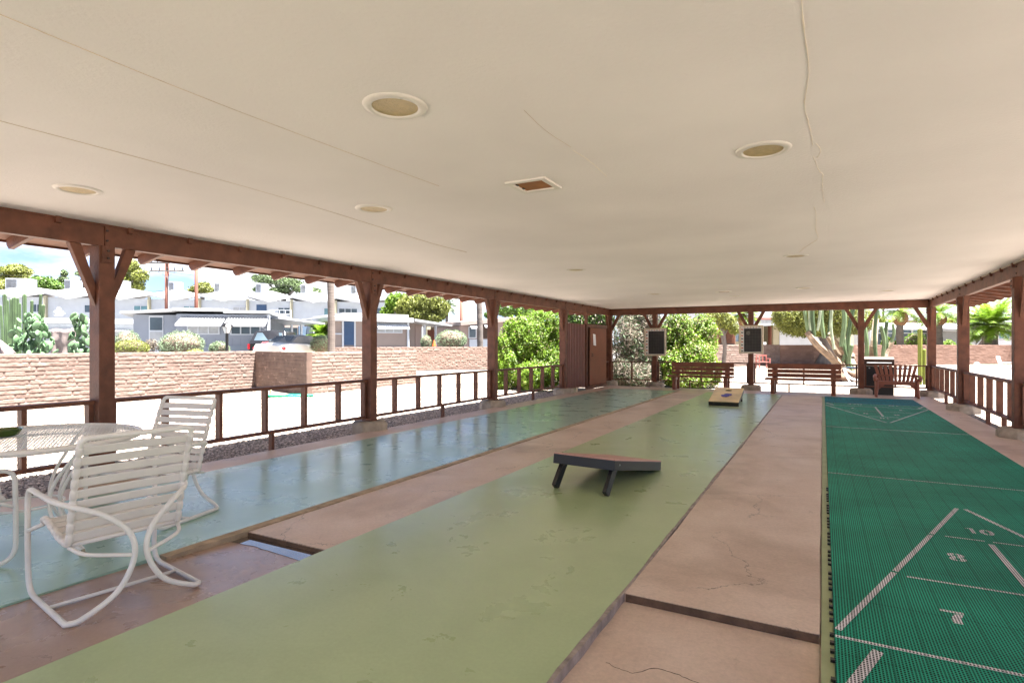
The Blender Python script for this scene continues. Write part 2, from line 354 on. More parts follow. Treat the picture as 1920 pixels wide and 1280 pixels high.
M['slab'] = floor_mat('pink_tan_concrete', (.60, .445, .355), (.69, .54, .45), .40, 2.2, (.36, .24, .17), bumps=.28, cracks=1.0, specks=.8, grain=.10)
M['sealed'] = floor_mat('sealed_brown_concrete', (.34, .22, .165), (.46, .32, .255), .26, 1.6, (.24, .145, .10), coat=.3, bumps=.18, cracks=.6, specks=.9, grain=.08)
M['path'] = floor_mat('pale_path_concrete', (.38, .31, .25), (.42, .35, .28), .8, 2)
M['edge'] = mat('light_green_edge_paint', (.33, .38, .20), .5, .15, 6)
def matgreen(name, col):
    m = bpy.data.materials.new(name); m.use_nodes = True; n = m.node_tree; b = n.nodes['Principled BSDF']; L = n.links.new
    g = n.nodes.new('ShaderNodeNewGeometry'); s = n.nodes.new('ShaderNodeSeparateXYZ'); L(g.outputs['Position'], s.inputs[0])
    def math_(op, a, b_=None):
        q = n.nodes.new('ShaderNodeMath'); q.operation = op
        for i, x in enumerate((a, b_)):
            if x is None: continue
            if isinstance(x, (int, float)): q.inputs[i].default_value = x
            else: L(x, q.inputs[i])
        return q.outputs[0]
    fx = math_('FRACT', math_('MULTIPLY', s.outputs[0], 1/.0125)); fy = math_('FRACT', math_('MULTIPLY', s.outputs[1], 1/.0156))
    hole = math_('MULTIPLY', math_('GREATER_THAN', fx, .42), math_('GREATER_THAN', fy, .28))
    fs = math_('FRACT', math_('MULTIPLY', s.outputs[0], 1/.125)); ft = math_('FRACT', math_('MULTIPLY', s.outputs[1], 1/.305))
    seam = math_('MAXIMUM', math_('LESS_THAN', fs, .03), math_('LESS_THAN', ft, .012))
    dark = math_('MAXIMUM', math_('MULTIPLY', hole, .96), math_('MULTIPLY', seam, .40))
    no = n.nodes.new('ShaderNodeTexNoise'); no.inputs['Scale'].default_value = 1.6; no.inputs['Detail'].default_value = 6; L(g.outputs['Position'], no.inputs['Vector'])
    mr = n.nodes.new('ShaderNodeMapRange'); mr.inputs[1].default_value = .3; mr.inputs[2].default_value = .7; mr.inputs[3].default_value = .76; mr.inputs[4].default_value = 1.2; L(no.outputs['Fac'], mr.inputs[0])
    k = math_('MULTIPLY', math_('SUBTRACT', 1.0, dark), mr.outputs[0])
    mu = n.nodes.new('ShaderNodeVectorMath'); mu.operation = 'SCALE'; mu.inputs[0].default_value = col; L(k, mu.inputs['Scale']); L(mu.outputs[0], b.inputs['Base Color'])
    b.inputs['Roughness'].default_value = .6; b.inputs['Specular IOR Level'].default_value = .12
    return m
M['matgreen'] = matgreen('green_plastic_court_tile', (.022, .37, .235))
M['matblue'] = matgreen('blue_green_plastic_court_tile', (.006, .23, .28))
M['matwhite'] = matgreen('white_court_paint', (.80, .78, .80))
def water_mat():
    m = bpy.data.materials.new('rain_puddle_water'); m.use_nodes = True; b = m.node_tree.nodes['Principled BSDF']
    b.inputs['Base Color'].default_value = (.10, .07, .05, 1); b.inputs['Roughness'].default_value = .02; b.inputs['Specular IOR Level'].default_value = 1.0
    b.inputs['Coat Weight'].default_value = 1; b.inputs['Coat Roughness'].default_value = .01; b.inputs['Coat IOR'].default_value = 1.6
    return m
M['water'] = water_mat()
# ================================================================== GROUND AND FLOOR
GZ = -.17
gx = MB().add([(-400, -60, GZ), (400, -60, GZ), (400, 700, GZ), (-400, 700, GZ)], [(0, 1, 2, 3)])
struct(gx.build('ground', M['gravel'], center=False))
# pebbles lying on the gravel beside the slab
def pebbles():
    n = 70000; g = np.random.default_rng(3)
    X = -5.98-7.0*g.random(n)**1.15; Y = .5+15.5*g.random(n); s = .011+.017*g.random(n)
    base = np.array([(1, 0, 0), (0, 1, 0), (-1, 0, 0), (0, -1, 0), (0, 0, .7), (0, 0, -.7)], float)
    fc = np.array([(0, 1, 4), (1, 2, 4), (2, 3, 4), (3, 0, 4)])
    a = g.random(n)*6.28; V = np.empty((n, 6, 3)); bs = base[None]*(.7+.6*g.random((n, 6, 1)))
    V[:, :, 0] = X[:, None]+s[:, None]*(bs[:, :, 0]*np.cos(a)[:, None]-bs[:, :, 1]*np.sin(a)[:, None])
    V[:, :, 1] = Y[:, None]+s[:, None]*(bs[:, :, 0]*np.sin(a)[:, None]+bs[:, :, 1]*np.cos(a)[:, None])*.8
    V[:, :, 2] = GZ+s[:, None]*(bs[:, :, 2]+.35)
    Fq = (fc[None]+np.arange(n)[:, None, None]*6).reshape(-1, 3)
    pm = mat('loose_pebble', (.50, .42, .35), .9, .1, 3, island=.5)
    o = npmesh('gravel_stones', V.reshape(-1, 3), Fq, pm); tag(o, 'loose tan stones covering the yard beside the slab', 'gravel', kind='stuff')
pebbles()
ck0 = mat('shaded_dirty_concrete_edge', (.13, .08, .055), .95, .3, 12, .8, 60)  # undercut shade is put into the dark colour of the dirty riser concrete
# slab pieces: X ranges measured on the floor
Y0, YE = -3.2, 17.45
def wavy_strip(x0, x1, y0, y1, z, zb, amp0=0., amp1=0., seed=0, step=.12):
    mb = MB(); n = max(2, int((y1-y0)/step)); L_, R_ = [], []
    for i in range(n+1):
        y = y0+(y1-y0)*i/n
        L_.append((x0+amp0*(mnoise.noise((y*1.1, seed, 0))*1.2+mnoise.noise((y*5, seed+3, 0))*.5), y)); R_.append((x1+amp1*(mnoise.noise((y*1.1, seed+5, 0))*1.2+mnoise.noise((y*5, seed+9, 0))*.5), y))
    vs = []; fs = []
    for a, b in zip(L_, R_): vs += [(a[0], a[1], z), (b[0], b[1], z), (a[0], a[1], zb), (b[0], b[1], zb)]
    for i in range(n):
        k = 4*i; fs += [(k, k+1, k+5, k+4), (k+2, k, k+4, k+6), (k+1, k+3, k+7, k+5)]
    fs += [(0, 2, 3, 1), (4*n, 4*n+1, 4*n+3, 4*n+2)]
    return mb.add(vs, fs)
struct(MB().box(-5.95, 2.36, Y0, YE, -.34, -.05).build('slab_base', M['slab']))
struct(wavy_strip(-5.94, -5.5, Y0+.01, YE-.01, 0, -.06, 0, .006, 1).build('left_border_slab', M['slab']))
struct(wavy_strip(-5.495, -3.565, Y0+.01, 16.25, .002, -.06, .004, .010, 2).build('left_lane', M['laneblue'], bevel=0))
ns = wavy_strip(-3.56, -2.755, Y0+.01, 2.60, -.034, -.06, 0, 0, 3)
ns.v = [(x, y, (-.034 if y > 2.5 else -.008-.026*max(0, (y-1.7)/.8)) if z > -.05 else z) for x, y, z in ns.v]
struct(ns.build('near_strip_slab', M['sealed']))
struct(wavy_strip(-3.495, -2.755, 2.615, 13.75, -.004, -.06, .012, 0, 4).build('middle_strip_slab', M['slab']))
struct(wavy_strip(-3.495, -2.755, 13.77, 16.25, 0, -.06, 0, 0, 4).build('far_strip_slab', M['slab']))
struct(wavy_strip(-2.75, -.925, Y0+.01, 16.25, .003, -.06, .004, .010, 6).build('middle_lane', M['lane']))
struct(wavy_strip(-.912, -.012, Y0+.01, 2.895, -.044, -.06, 0, .004, 7).build('near_walk_slab', M['slab']))
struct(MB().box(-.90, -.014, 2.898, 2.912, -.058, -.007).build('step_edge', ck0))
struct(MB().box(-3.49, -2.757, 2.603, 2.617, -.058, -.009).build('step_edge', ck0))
struct(wavy_strip(-.905, -.012, 2.905, 16.25, -.004, -.06, .008, .006, 8).build('far_walk_slab', M['slab']))
struct(MB().box(-.005, .0435, Y0+.01, 16.25, -.06, -.010).build('green_edging', M['edge']))
struct(MB().box(.045, 1.86, Y0+.01, 16.25, -.06, -.012).build('court_bed_slab', M['slab']))
struct(wavy_strip(1.865, 2.35, Y0+.01, YE-.01, 0, -.06, 0, 0, 9).build('right_border_slab', M['slab']))
struct(MB().box(-5.498, 1.863, 16.252, YE-.01, -.06, -.001).build('far_border_slab', M['slab']))
# rough mortar rims along the lane edges
rim = mat('grey_rim_mortar', (.34, .28, .25), .9, .3, 14, .8, 60)
rim2 = mat('tan_rim_mortar', (.40, .30, .20), .85, .3, 10, .8, 40)
struct(wavy_strip(-.932, -.906, Y0+.02, 16.2, .001, -.05, .006, .012, 21, .05).build('walk_rim', rim))
struct(wavy_strip(-3.575, -3.50, 2.05, 16.2, .0035, -.05, .012, .012, 22, .05).build('strip_rim', rim2))
# puddle at the foot of the step
pts = []
for i in range(25):
    x = -3.49+.73*i/24; pts.append((x, 2.475+.012*math.sin(i/24*5)+.012*mnoise.noise((x*9, 0, 0))))
poly = [(x, y) for x, y in pts]+[(-2.757, 2.612), (-3.49, 2.612)]
o = MB().add([(x, y, -.0305) for x, y in poly], [tuple(range(len(poly)))]).build('water', M['water']); struct(o)
# hairline cracks in the concrete
ck = mat('crack_shadow', (.09, .06, .045), .95, .1, 9)
def crack(name, pts, z, w, m, parent=None, seed=0, thick=.0015, jag=1.0):
    P = spline([(x, y, z) for x, y in pts], 10); mb = MB(); vs = []; fs = []
    for i, p in enumerate(P):
        t = (P[min(i+1, len(P)-1)]-P[max(i-1, 0)]).normalized(); s_ = Vector((-t.y, t.x, 0)); j = mnoise.noise(Vector((i*.45, seed, 0)))*w*5*jag+mnoise.noise(Vector((i*1.3, seed+2, 0)))*w*3*jag
        ww = w*(.15+.75*abs(mnoise.noise(Vector((i*.3, seed+7, 0)))*2)); vs += [p+s_*(j-ww), p+s_*(j+ww)]
    for i in range(len(P)-1): fs.append((2*i, 2*i+1, 2*i+3, 2*i+2))
    n = len(vs); k = len(fs)
    vs += [v+Vector((0, 0, thick)) for v in vs]; fs += [tuple(a+n for a in f)[::-1] for f in fs]
    for i in range(len(P)-1): fs += [(2*i, 2*i+2, 2*i+2+n, 2*i+n), (2*i+1, 2*i+1+n, 2*i+3+n, 2*i+3)]
    return mb.add(vs, fs).build(name, m, parent)
for k, (pts, z) in enumerate([([(-.80, 2.30), (-.68, 2.28), (-.60, 2.36), (-.45, 2.34), (-.33, 2.30), (-.25, 2.18), (-.12, 2.12)], -.0442)]):
    struct(crack('floor_crack', pts, z, .0016, ck, seed=k))
# ================================================================== SHUFFLEBOARD MAT
mt = thing('court_mat', 'green plastic shuffleboard mat with white scoring lines', 'court mat', (.95, 8, -.012))
MB().box(.045, 1.855, Y0+.02, 14.55, -.0115, .006).build('tile_field', M['matgreen'], mt)
MB().box(.045, 1.855, 14.552, 16.24, -.0115, .006).build('end_tile_field', M['matblue'], mt)
zt = .0075
def line(a, b, w): 
    a = Vector((*a, zt)); b = Vector((*b, zt)); d = (b-a).normalized(); s_ = Vector((-d.y, d.x, 0))*w/2
    return MB().extr([a-s_, b-s_, b+s_, a+s_], (0, 0, .0012)).build('painted_line', M['matwhite'], mt)
def lerp(a, b, t): return (a[0]+(b[0]-a[0])*t, a[1]+(b[1]-a[1])*t)
for flip in (0, 1):
    fy = (lambda y: 16.86-y) if flip else (lambda y: y)
    ap, bl, br = (.952, 5.69), (.052, 2.94), (1.852, 2.94)
    T = lambda p: (p[0], fy(p[1]))
    for base in (bl, br):
        for t0, t1 in ((.03, .335), (.345, .655), (.665, .99)):
            line(T(lerp(ap, base, t0)), T(lerp(ap, base, t1)), .029)
    line(T((.05, 2.90)), T((1.85, 2.90)), .022)
    line(T((.41, 3.83)), T((1.49, 3.83)), .018)
    line(T((.72, 4.76)), T((.93, 4.76)), .015); line(T((.975, 4.76)), T((1.18, 4.76)), .015)
    line(T((.952, 4.70)), T((.952, 2.97)), .032)
    line(T((.205, 2.84)), T((.075, 2.44)), .042); line(T((1.695, 2.84)), T((1.825, 2.44)), .042)
    line(T((.05, 2.40)), T((1.85, 2.40)), .02)
    line(T((.05, 6.57)), T((1.85, 6.57)), .018)
def glyph(ch):      # stencil shapes in a box of width .62 and height 1, centred
    def cres(cx_, cy_, rx, ry, ix, iy, side, n=14):
        o = [(cx_+side*rx*math.cos(R(-90+180*i/n)), cy_+ry*math.sin(R(-90+180*i/n))) for i in range(n+1)]
        q = [(cx_+side*ix*math.cos(R(90-180*i/n)), cy_+iy*math.sin(R(90-180*i/n))) for i in range(n+1)]
        return o+q
    if ch == '0' or ch == 'O': return [cres(s_*.035, 0, .29, .5, .07, .30, s_) for s_ in (-1, 1)]
    if ch == '8': return [cres(s_*.035, y, .27, .245+.0*y, .07, .10, s_) for s_ in (-1, 1) for y in (.25, -.25)]
    if ch == '1': return [[(-.05, -.5), (.13, -.5), (.13, .5), (-.05, .5)], [(-.26, .38), (-.08, .38), (-.08, .5), (-.10, .5)]]
    if ch == '7': return [[(-.33, .36), (.33, .36), (.33, .5), (-.33, .5)], [(.10, .29), (.31, .29), (.22, .05), (.17, -.20), (.17, -.5), (-.09, -.5), (-.11, -.25), (-.05, .02), (.02, .18)]]
    if ch == 'F': return [[(-.24, -.5), (-.06, -.5), (-.06, .5), (-.24, .5)], [(-.01, .34), (.26, .34), (.26, .5), (-.01, .5)], [(-.01, -.05), (.18, -.05), (.18, .12), (-.01, .12)]]
def numeral(txt, x, y, h, flip=False):
    mb = MB(); k = -1 if flip else 1; n = len(txt)
    for i, ch_ in enumerate(txt):
        ox = (i-(n-1)/2)*.70*h
        for pl_ in glyph(ch_):
            P_ = [(x+k*(ox+px_*h), y+k*py_*h, zt) for px_, py_ in pl_]
            if k < 0 or True: mb.extr(P_, (0, 0, .0012))
    return mb.build('numeral', M['matwhite'], mt)
for flip in (0, 1):
    s_ = lambda x, y: (1.904-x, 16.86-y) if flip else (x, y)
    for t, x, y, h in (('10', .945, 4.985, .12), ('8', .712, 4.32, .14), ('8', 1.195, 4.32, .14), ('7', .545, 3.365, .14), ('7', 1.36, 3.365, .14), ('10', .58, 2.47, .15), ('OFF', 1.30, 2.47, .14)):
        numeral(t, *s_(x, y), h, bool(flip))
tabs = MB()
for i in range(52):
    y = 1.9+i*.0625*1.25
    if i % 5 < 4: tabs.box(.028, .0445, y, y+.022, -.009, .003)
tabs.build('edge_tab', M['black'], mt)
# ================================================================== PAVILION
pav = thing('pavilion', 'long open sided pavilion with brown timber posts and cream ceiling', 'pavilion', (-1.8, 8, 0))
XL, XR = -6.1, 2.43
PY = [-.74, 2.96, 6.66, 10.38, 14.12, 17.85]
PXF = [-4.6, -1.82, .90]
BH, BT, TOP = 2.235, 2.44, 2.445
ceil = MB().box(XL-.05, XR+.05, -2.6, 17.9, TOP, TOP+.05).build('ceiling', M['ceiling'], pav)
# filled seams and cracks of the ceiling
def ccrack(pts, w, m, s): return crack('seam_crack', pts, TOP-.0045, w*.5, m, ceil, s, .0044, .4)
ccrack([(-.06, 1.2), (-.062, 2.2), (-.05, 2.7), (-.075, 3.1), (-.055, 3.5), (-.05, 3.75)], .0045, M['crack'], 1)
ccrack([(-.035, 3.7), (-.01, 3.85), (-.03, 4.0)], .004, M['crack'], 3)
ccrack([(-.05, 3.95), (-.02, 4.3), (0, 4.4), (.0, 4.8), (.01, 5.3)], .0045, M['crack'], 4)
ccrack([(-.06, 5.4), (-.05, 5.9), (-.06, 6.4), (-.04, 7.0)], .006, M['crack'], 5)
ccrack([(-.05, 7.1), (-.18, 7.6), (-.26, 8.0)], .005, M['crack'], 6)
ccrack([(-1.30, 3.15), (-1.285, 3.4), (-1.30, 3.75)], .0022, M['crack'], 7)
ccrack([(-1.29, 2.5), (-1.31, 2.8), (-1.29, 3.1)], .0010, M['crackdark'], 8)
ccrack([(-2.52, .8), (-2.54, 1.6), (-2.5, 2.6), (-2.45, 3.4)], .0022, M['crackdark'], 9)
ccrack([(-3.73, 1.1), (-3.70, 2.4), (-3.74, 3.5), (-3.9, 5.2), (-3.9, 6.0)], .0022, M['crackdark'], 10)
for i, x in enumerate((-3.72, -2.5, -1.29, -.05, 1.17)):       # slightly raised taped drywall joints
    vs = []; fs = []; ny = 60
    for j in range(ny+1):
        y = -2.48+20.25*j/ny; q = .10+.03*mnoise.noise((j*.6, i, 0)); zz = TOP-.0018-.0010*mnoise.noise((j*.35, i+4, 0)); zz = min(zz, TOP-.0012)
        vs += [(x-q, y, TOP-.0004), (x-q*.3, y, zz), (x+q*.3, y, zz), (x+q, y, TOP-.0004)]
    for j in range(ny):
        for k in range(3): fs.append((4*j+k, 4*j+k+1, 4*j+k+5, 4*j+k+4))
    MB().add(vs, fs).build('taped_seam', M['ceiling'], ceil, smooth=True)
rooft = mat('roof_felt', (.25, .24, .23), .9, .1, 3)
roof = MB()
roof.hexa([(XL+.08, -3.0, 2.56), (XR-.08, -3.0, 2.56), (XR-.08, 18.25, 2.56), (XL+.08, 18.25, 2.56), (XL+.08, -3.0, 2.60), (XR-.08, -3.0, 2.60), (XR-.08, 18.25, 2.60), (XL+.08, 18.25, 2.60)])
roof.build('roof', rooft, pav)
soff = mat('stained_eave_deck', (.24, .115, .075), .7, .2, 5, .3, 30)
OV = .95
for sgn, X0 in ((-1, XL), (1, XR)):
    xi, xo = X0-sgn*.08, X0+sgn*OV; zi, zo = 2.49, 2.315
    d = MB(); ys = sorted((-3.0, 18.25))
    a, b = (xi, xo) if sgn > 0 else (xo, xi); za, zb = (zi, zo) if sgn > 0 else (zo, zi)
    d.hexa([(a, -3.0, za), (b, -3.0, zb), (b, 18.25, zb), (a, 18.25, za), (a, -3.0, za+.035), (b, -3.0, zb+.035), (b, 18.25, zb+.035), (a, 18.25, za+.035)])
    dk = d.build('eave_deck', soff, pav)
    e = MB(); x = xo; e.box(min(x, x+sgn*.02), max(x, x+sgn*.02), -3.0, 18.25, zo-.02, zo+.04); e.build('eave_edge', M['wood'], dk)
    for i in range(35):
        y = -2.92+.61*i-.02
        r = MB(); ze = zo-.005; x1 = xo-sgn*.05
        # tail with a slanted end
        pts = [(xi, y, zi-.004), (x1, y, zo+(zi-zo)*.05/abs(xo-xi)-.004), (x1, y, zo-.05), (x1-sgn*.05, y, zo-.095), (xi, y, zi-.10)]
        r.extr(pts, (0, .042, 0)); r.build('rafter', M['wood'], pav)
# beams
BW = .09
def beam(a, b, nm='beam'): return MB().hexa([(a[0], a[1], BH), (b[0], a[1], BH), (b[0], b[1], BH), (a[0], b[1], BH), (a[0], a[1], BT), (b[0], a[1], BT), (b[0], b[1], BT), (a[0], b[1], BT)]).build(nm, M['wood'], pav, bevel=.004)
blk = mat('dark_iron_bolt', (.03, .022, .018), .5, .1, 9)
for X in (XL, XR):
    for i in range(len(PY)-1): beam((X-BW/2, PY[i]+.003+(.0 if i else -1.86)), (X+BW/2, PY[i+1]-.003+(.1 if i == len(PY)-2 else 0)))
beam((XL+BW/2+.003, 17.80), (XR-BW/2-.003, 17.89))
beam((XL+BW/2+.003, -2.59), (XR-BW/2-.003, -2.50))
for X, nm, s_ in ((XL+BW/2, 'l', 1), (XR-BW/2, 'r', -1)):      # pale cornice bead between beam and ceiling
    MB().box(min(X+s_*.002, X+s_*.02), max(X+s_*.002, X+s_*.02), -2.48, 17.78, BT-.012, BT+.003).build('cornice_bead', M['wood'] if nm == 'l' else M['crackdark'], pav)
def footing(x, y, zb, post):
    prof = [(.285, zb), (.28, .09), (.235, .13)]
    MB().lathe(prof, (x, y, 0), 8, ph=math.pi/8).build('footing', M['concrete'], post, bevel=.012)
def post(x, y, dirs, inner):
    """inner: unit vector towards the inside, for the bolt plates"""
    hx, hy = (.09, .07) if abs(inner[0]) else (.07, .09)
    p = MB().box(x-hx, x+hx, y-hy, y+hy, .10, BH-.001).build('post', M['wood'], pav, bevel=.006)
    footing(x, y, -.05 if abs(inner[0]) else -.05, p)
    for d, spread in dirs:
        a = Vector((x+d[0]*.10, y+d[1]*.10, 1.70)); b = Vector((x+d[0]*spread, y+d[1]*spread, BH+.03)); n_ = (b-a).normalized()
        # brace with ends cut by the post face and the beam underside
        t = .075; wd = Vector((-d[1], d[0], 0))*.035
        q = [Vector((x+d[0]*.072, y+d[1]*.072, 1.66)), Vector((x+d[0]*spread, y+d[1]*spread, BH-.002)), Vector((x+d[0]*(spread-.095), y+d[1]*(spread-.095), BH-.002)), Vector((x+d[0]*.072, y+d[1]*.072, 1.86))]
        MB().extr([v-wd for v in q], wd*2).build('brace', M['wood'], p, bevel=.004)
    # plate and bolts on the inner face
    ix, iy = inner; fx, fy = x+ix*(hx+.002), y+iy*(hy+.002)
    mb = MB(); w = .05
    if ix: mb.box(min(fx, fx+ix*.012), max(fx, fx+ix*.012), y-w, y+w, BH-.16, BH-.004)
    else: mb.box(x-w, x+w, min(fy, fy+iy*.012), max(fy, fy+iy*.012), BH-.16, BH-.004)
    mb.build('splice_plate', M['wood'], p)
    b = MB(); bx = x+ix*(hx+.015)
    for z in (BH-.12, BH-.05): b.tube([(bx if ix else x, y if ix else y+iy*(hy+.015), z), ((bx+ix*.012) if ix else x, y if ix else y+iy*(hy+.027), z)], .011, 8)
    fb = x+ix*(BW/2)
    if ix:
        for z in (BH+.055, BH+.15): b.tube([(fb, y+.02, z), (fb+ix*.012, y+.02, z)], .011, 8)
    b.build('bolt', blk, p); return p
for y in PY:
    for X, ix in ((XL, 1), (XR, -1)):
        dirs = []
        if y < 17: dirs.append(((0, 1), .29))
        if y > -4: dirs.append(((0, -1), .29))
        if y > 17: dirs.append(((ix, 0), .38))
        post(X, y, dirs, (ix, 0))
for x in PXF: post(x, 17.85, [((1, 0), .38), ((-1, 0), .38)], (0, -1))
# railings
def rail_y(X, y0, y1, s_):
    r = MB(); xo = X-s_*.03
    r.box(xo-.055, xo+.055, y0+.075, y1-.075, .725, .762)
    rl = r.build('railing', M['wood'], pav, bevel=.003)
    MB().box(xo-.045, xo+.045, y0+.075, y1-.075, .17, .205).build('bottom_rail', M['wood'], rl, bevel=.003)
    n = 6; ys = [y0+(y1-y0)*i/n for i in range(1, n)]+[y0+.10, y1-.10]
    for y in ys: MB().box(xo-.042, xo+.042, y-.02, y+.02, .206, .724).build('baluster', M['wood'], rl)
    ym = (y0+y1)/2+.1
    MB().box(xo-.03, xo+.03, ym-.02, ym+.02, GZ, .169).build('rail_leg', M['wood'], rl)
    if s_ < 0: MB().box(xo-.03, xo+.03, ym-1.0, ym-.96, GZ, .169).build('rail_leg', M['wood'], rl)
for i in range(len(PY)-1):
    if i == 5:
        rail_y(XR, PY[i], PY[i+1], -1); continue
    rail_y(XL, PY[i], PY[i+1], 1); rail_y(XR, PY[i], PY[i+1], -1)
def rail_x(x0, x1):
    y = 17.88; r = MB(); r.box(x0+.075, x1-.075, y-.04, y+.04, .735, .765); rl = r.build('railing', M['wood'], pav, bevel=.003)
    MB().box(x0+.075, x1-.075, y-.04, y+.04, .17, .20).build('bottom_rail', M['wood'], rl)
    n = max(2, round((x1-x0)/.62)); xs = [x0+(x1-x0)*i/n for i in range(1, n)]+[x0+.10, x1-.10]
    for x in xs: MB().box(x-.02, x+.02, y-.035, y+.035, .201, .734).build('baluster', M['wood'], rl)
    if x1-x0 > 2: MB().box(x1-1.75, x1-1.71, y-.02, y+.02, GZ, .169).build('rail_leg', M['wood'], rl)
fx_ = [XL]+PXF+[XR]
for a, b in zip(fx_[:-1], fx_[1:]): rail_x(a, b)
# ceiling lights and hatches
def clight(x, y, label):
    t = thing('ceiling_light', label, 'ceiling light', (x, y, TOP), 0, 'recessed ceiling lights', local=True)
    MB().lathe([(.155, 0), (.150, -.008), (.118, -.013), (.112, -.006), (.110, .0)], n=40, caps=False).build('trim_ring', M['trim'], t, smooth=True, center=False)
    MB().lathe([(.110, -.005), (.09, -.0042), (.05, -.003), (.001, -.002)], n=36, caps=False).build('lens', M['brass'], t, smooth=True, center=False)
    return t
L0 = clight(-1.82, 2.165, 'largest and nearest round ceiling light, left of the cracked seam')
def cl(x, y, label):
    c_ = copy_tree(L0); c_.location = (x, y, TOP); c_['label'] = label
for a in ((-.31, 3.69, 'round ceiling light just left of the long ceiling crack'), (-4.87, 2.20, 'round ceiling light at far left above the patio table'),
          (-3.345, 3.705, 'round ceiling light left of the near square hatch'), (-3.33, 8.2, 'round ceiling light above the middle of the left lane'),
          (-.31, 8.27, 'round ceiling light at the far end of the long crack'), (-3.35, 12.95, 'far round ceiling light nearest the tool cabinet'),
          (-1.8, 14.4, 'small far round ceiling light just behind the far hatch'), (-.33, 13.03, 'far round ceiling light in line with the second bench'),
          (1.21, 14.5, 'farthest right round ceiling light over the green mat')): cl(*a)
def hatch(x, y, label):
    t = thing('ceiling_vent', label, 'ceiling vent', (x, y, TOP), 0, 'square ceiling vents', local=True)
    m_ = MB(); a, b = .155, .115
    for x0, x1, y0, y1 in ((-a, a, -a, -b), (-a, a, b, a), (-a, -b, -b, b), (b, a, -b, b)): m_.box(x0, x1, y0, y1, -.016, -.001)
    m_.build('vent_frame', M['trim'], t, bevel=.002)
    MB().box(-b+.002, b-.002, -b+.002, b-.002, -.004, -.0012).build('vent_panel', mat('rusty_orange_panel', (.33, .13, .03), .6, .2, 9), t)
    q = MB(); q.box(-b+.004, -b+.018, .03, .055, -.010, -.0045); q.box(-b+.004, -b+.018, -.07, -.045, -.010, -.0045); q.build('spring_clip', M['black'], t)
    return t
hatch(-1.83, 3.70, 'square ceiling hatch with a rusty orange panel, the near one'); hatch(-1.88, 13.1, 'small far square ceiling hatch near the pavilion end')
# ================================================================== TOOL CABINET at the far left corner
cab = thing('tool_cabinet', 'brown timber cabinet with ribbed metal side and paper sheet on its door', 'cabinet', (-6.2, 15.9, 0))
mb = MB(); y = 14.24
while y < 15.50:
    mb.hexa([(-6.04, y, .09), (-6.005, y+.008, .09), (-6.005, y+.06, .09), (-6.04, y+.068, .09), (-6.04, y, 1.88), (-6.005, y+.008, 1.88), (-6.005, y+.06, 1.88), (-6.04, y+.068, 1.88)]); y += .115
mb.box(-6.06, -6.042, 14.22, 15.54, .09, 1.88)
mb.build('ribbed_side_panel', mat('red_brown_metal', (.20, .075, .06), .5, .1, 4), cab)
MB().box(-6.60, -6.065, 15.56, 17.30, .05, 1.84).build('cabinet_body', M['wood'], cab)
MB().box(-6.06, -5.99, 15.55, 15.64, .05, 2.234).build('corner_stud', M['wood'], cab, bevel=.004)
MB().box(-6.06, -5.99, 15.645, 17.35, 1.80, 1.90).build('header_board', M['wood'], cab, bevel=.004)
MB().box(-6.06, -5.985, 15.60, 17.34, -.005, .085).build('sill_board', M['wood'], cab, bevel=.004)
MB().box(-6.063, -6.055, 15.55, 15.80, .09, 1.80).build('dark_gap', M['black'], cab)
d1 = MB().hexa([(-6.02, 15.80, .095), (-5.97, 15.69, .095), (-5.95, 15.70, .095), (-6.0, 15.81, .095), (-6.02, 15.80, 1.79), (-5.97, 15.74, 1.79), (-5.95, 15.75, 1.79), (-6.0, 15.81, 1.79)]); d1.build('narrow_door', M['wood'], cab)
d2 = MB().box(-6.03, -6.0, 15.83, 17.30, .095, 1.79).build('wide_door', mat('smooth_brown_door', (.20, .055, .018), .6, .12, 3), cab, bevel=.003)
MB().tube([(-6.0, 15.98, .95), (-5.96, 15.98, .95), (-5.96, 15.98, 1.03), (-6.0, 15.98, 1.03)], .008, 6).build('handle', M['black'], d2)
MB().box(-6.0, -5.995, 15.815, 15.828, .1, 1.79).build('door_gap', M['black'], d2)
q = MB().extr([(-5.993, 16.12, 1.28), (-5.993, 16.34, 1.26), (-5.993, 16.29, 1.60), (-5.993, 16.08, 1.62)], (.002, 0, 0)).build('paper_sheet', M['paper'])
tag(q, 'white sheet of paper taped to the cabinet door', 'paper sheet')
tag(MB().lathe([(.05, 0), (.06, .02), (.055, .10), (.03, .12)], (-5.93, 14.42, 0), 14).build('paint_can', M['cream'], smooth=True), 'cream tin standing by the ribbed cabinet side, the fatter one', 'tin')
tag(MB().lathe([(.028, 0), (.03, .01), (.028, .10), (.012, .13)], (-5.90, 14.58, 0), 12).build('spray_tin', M['boardframe'], smooth=True), 'slim tan tin standing by the ribbed cabinet side', 'tin')
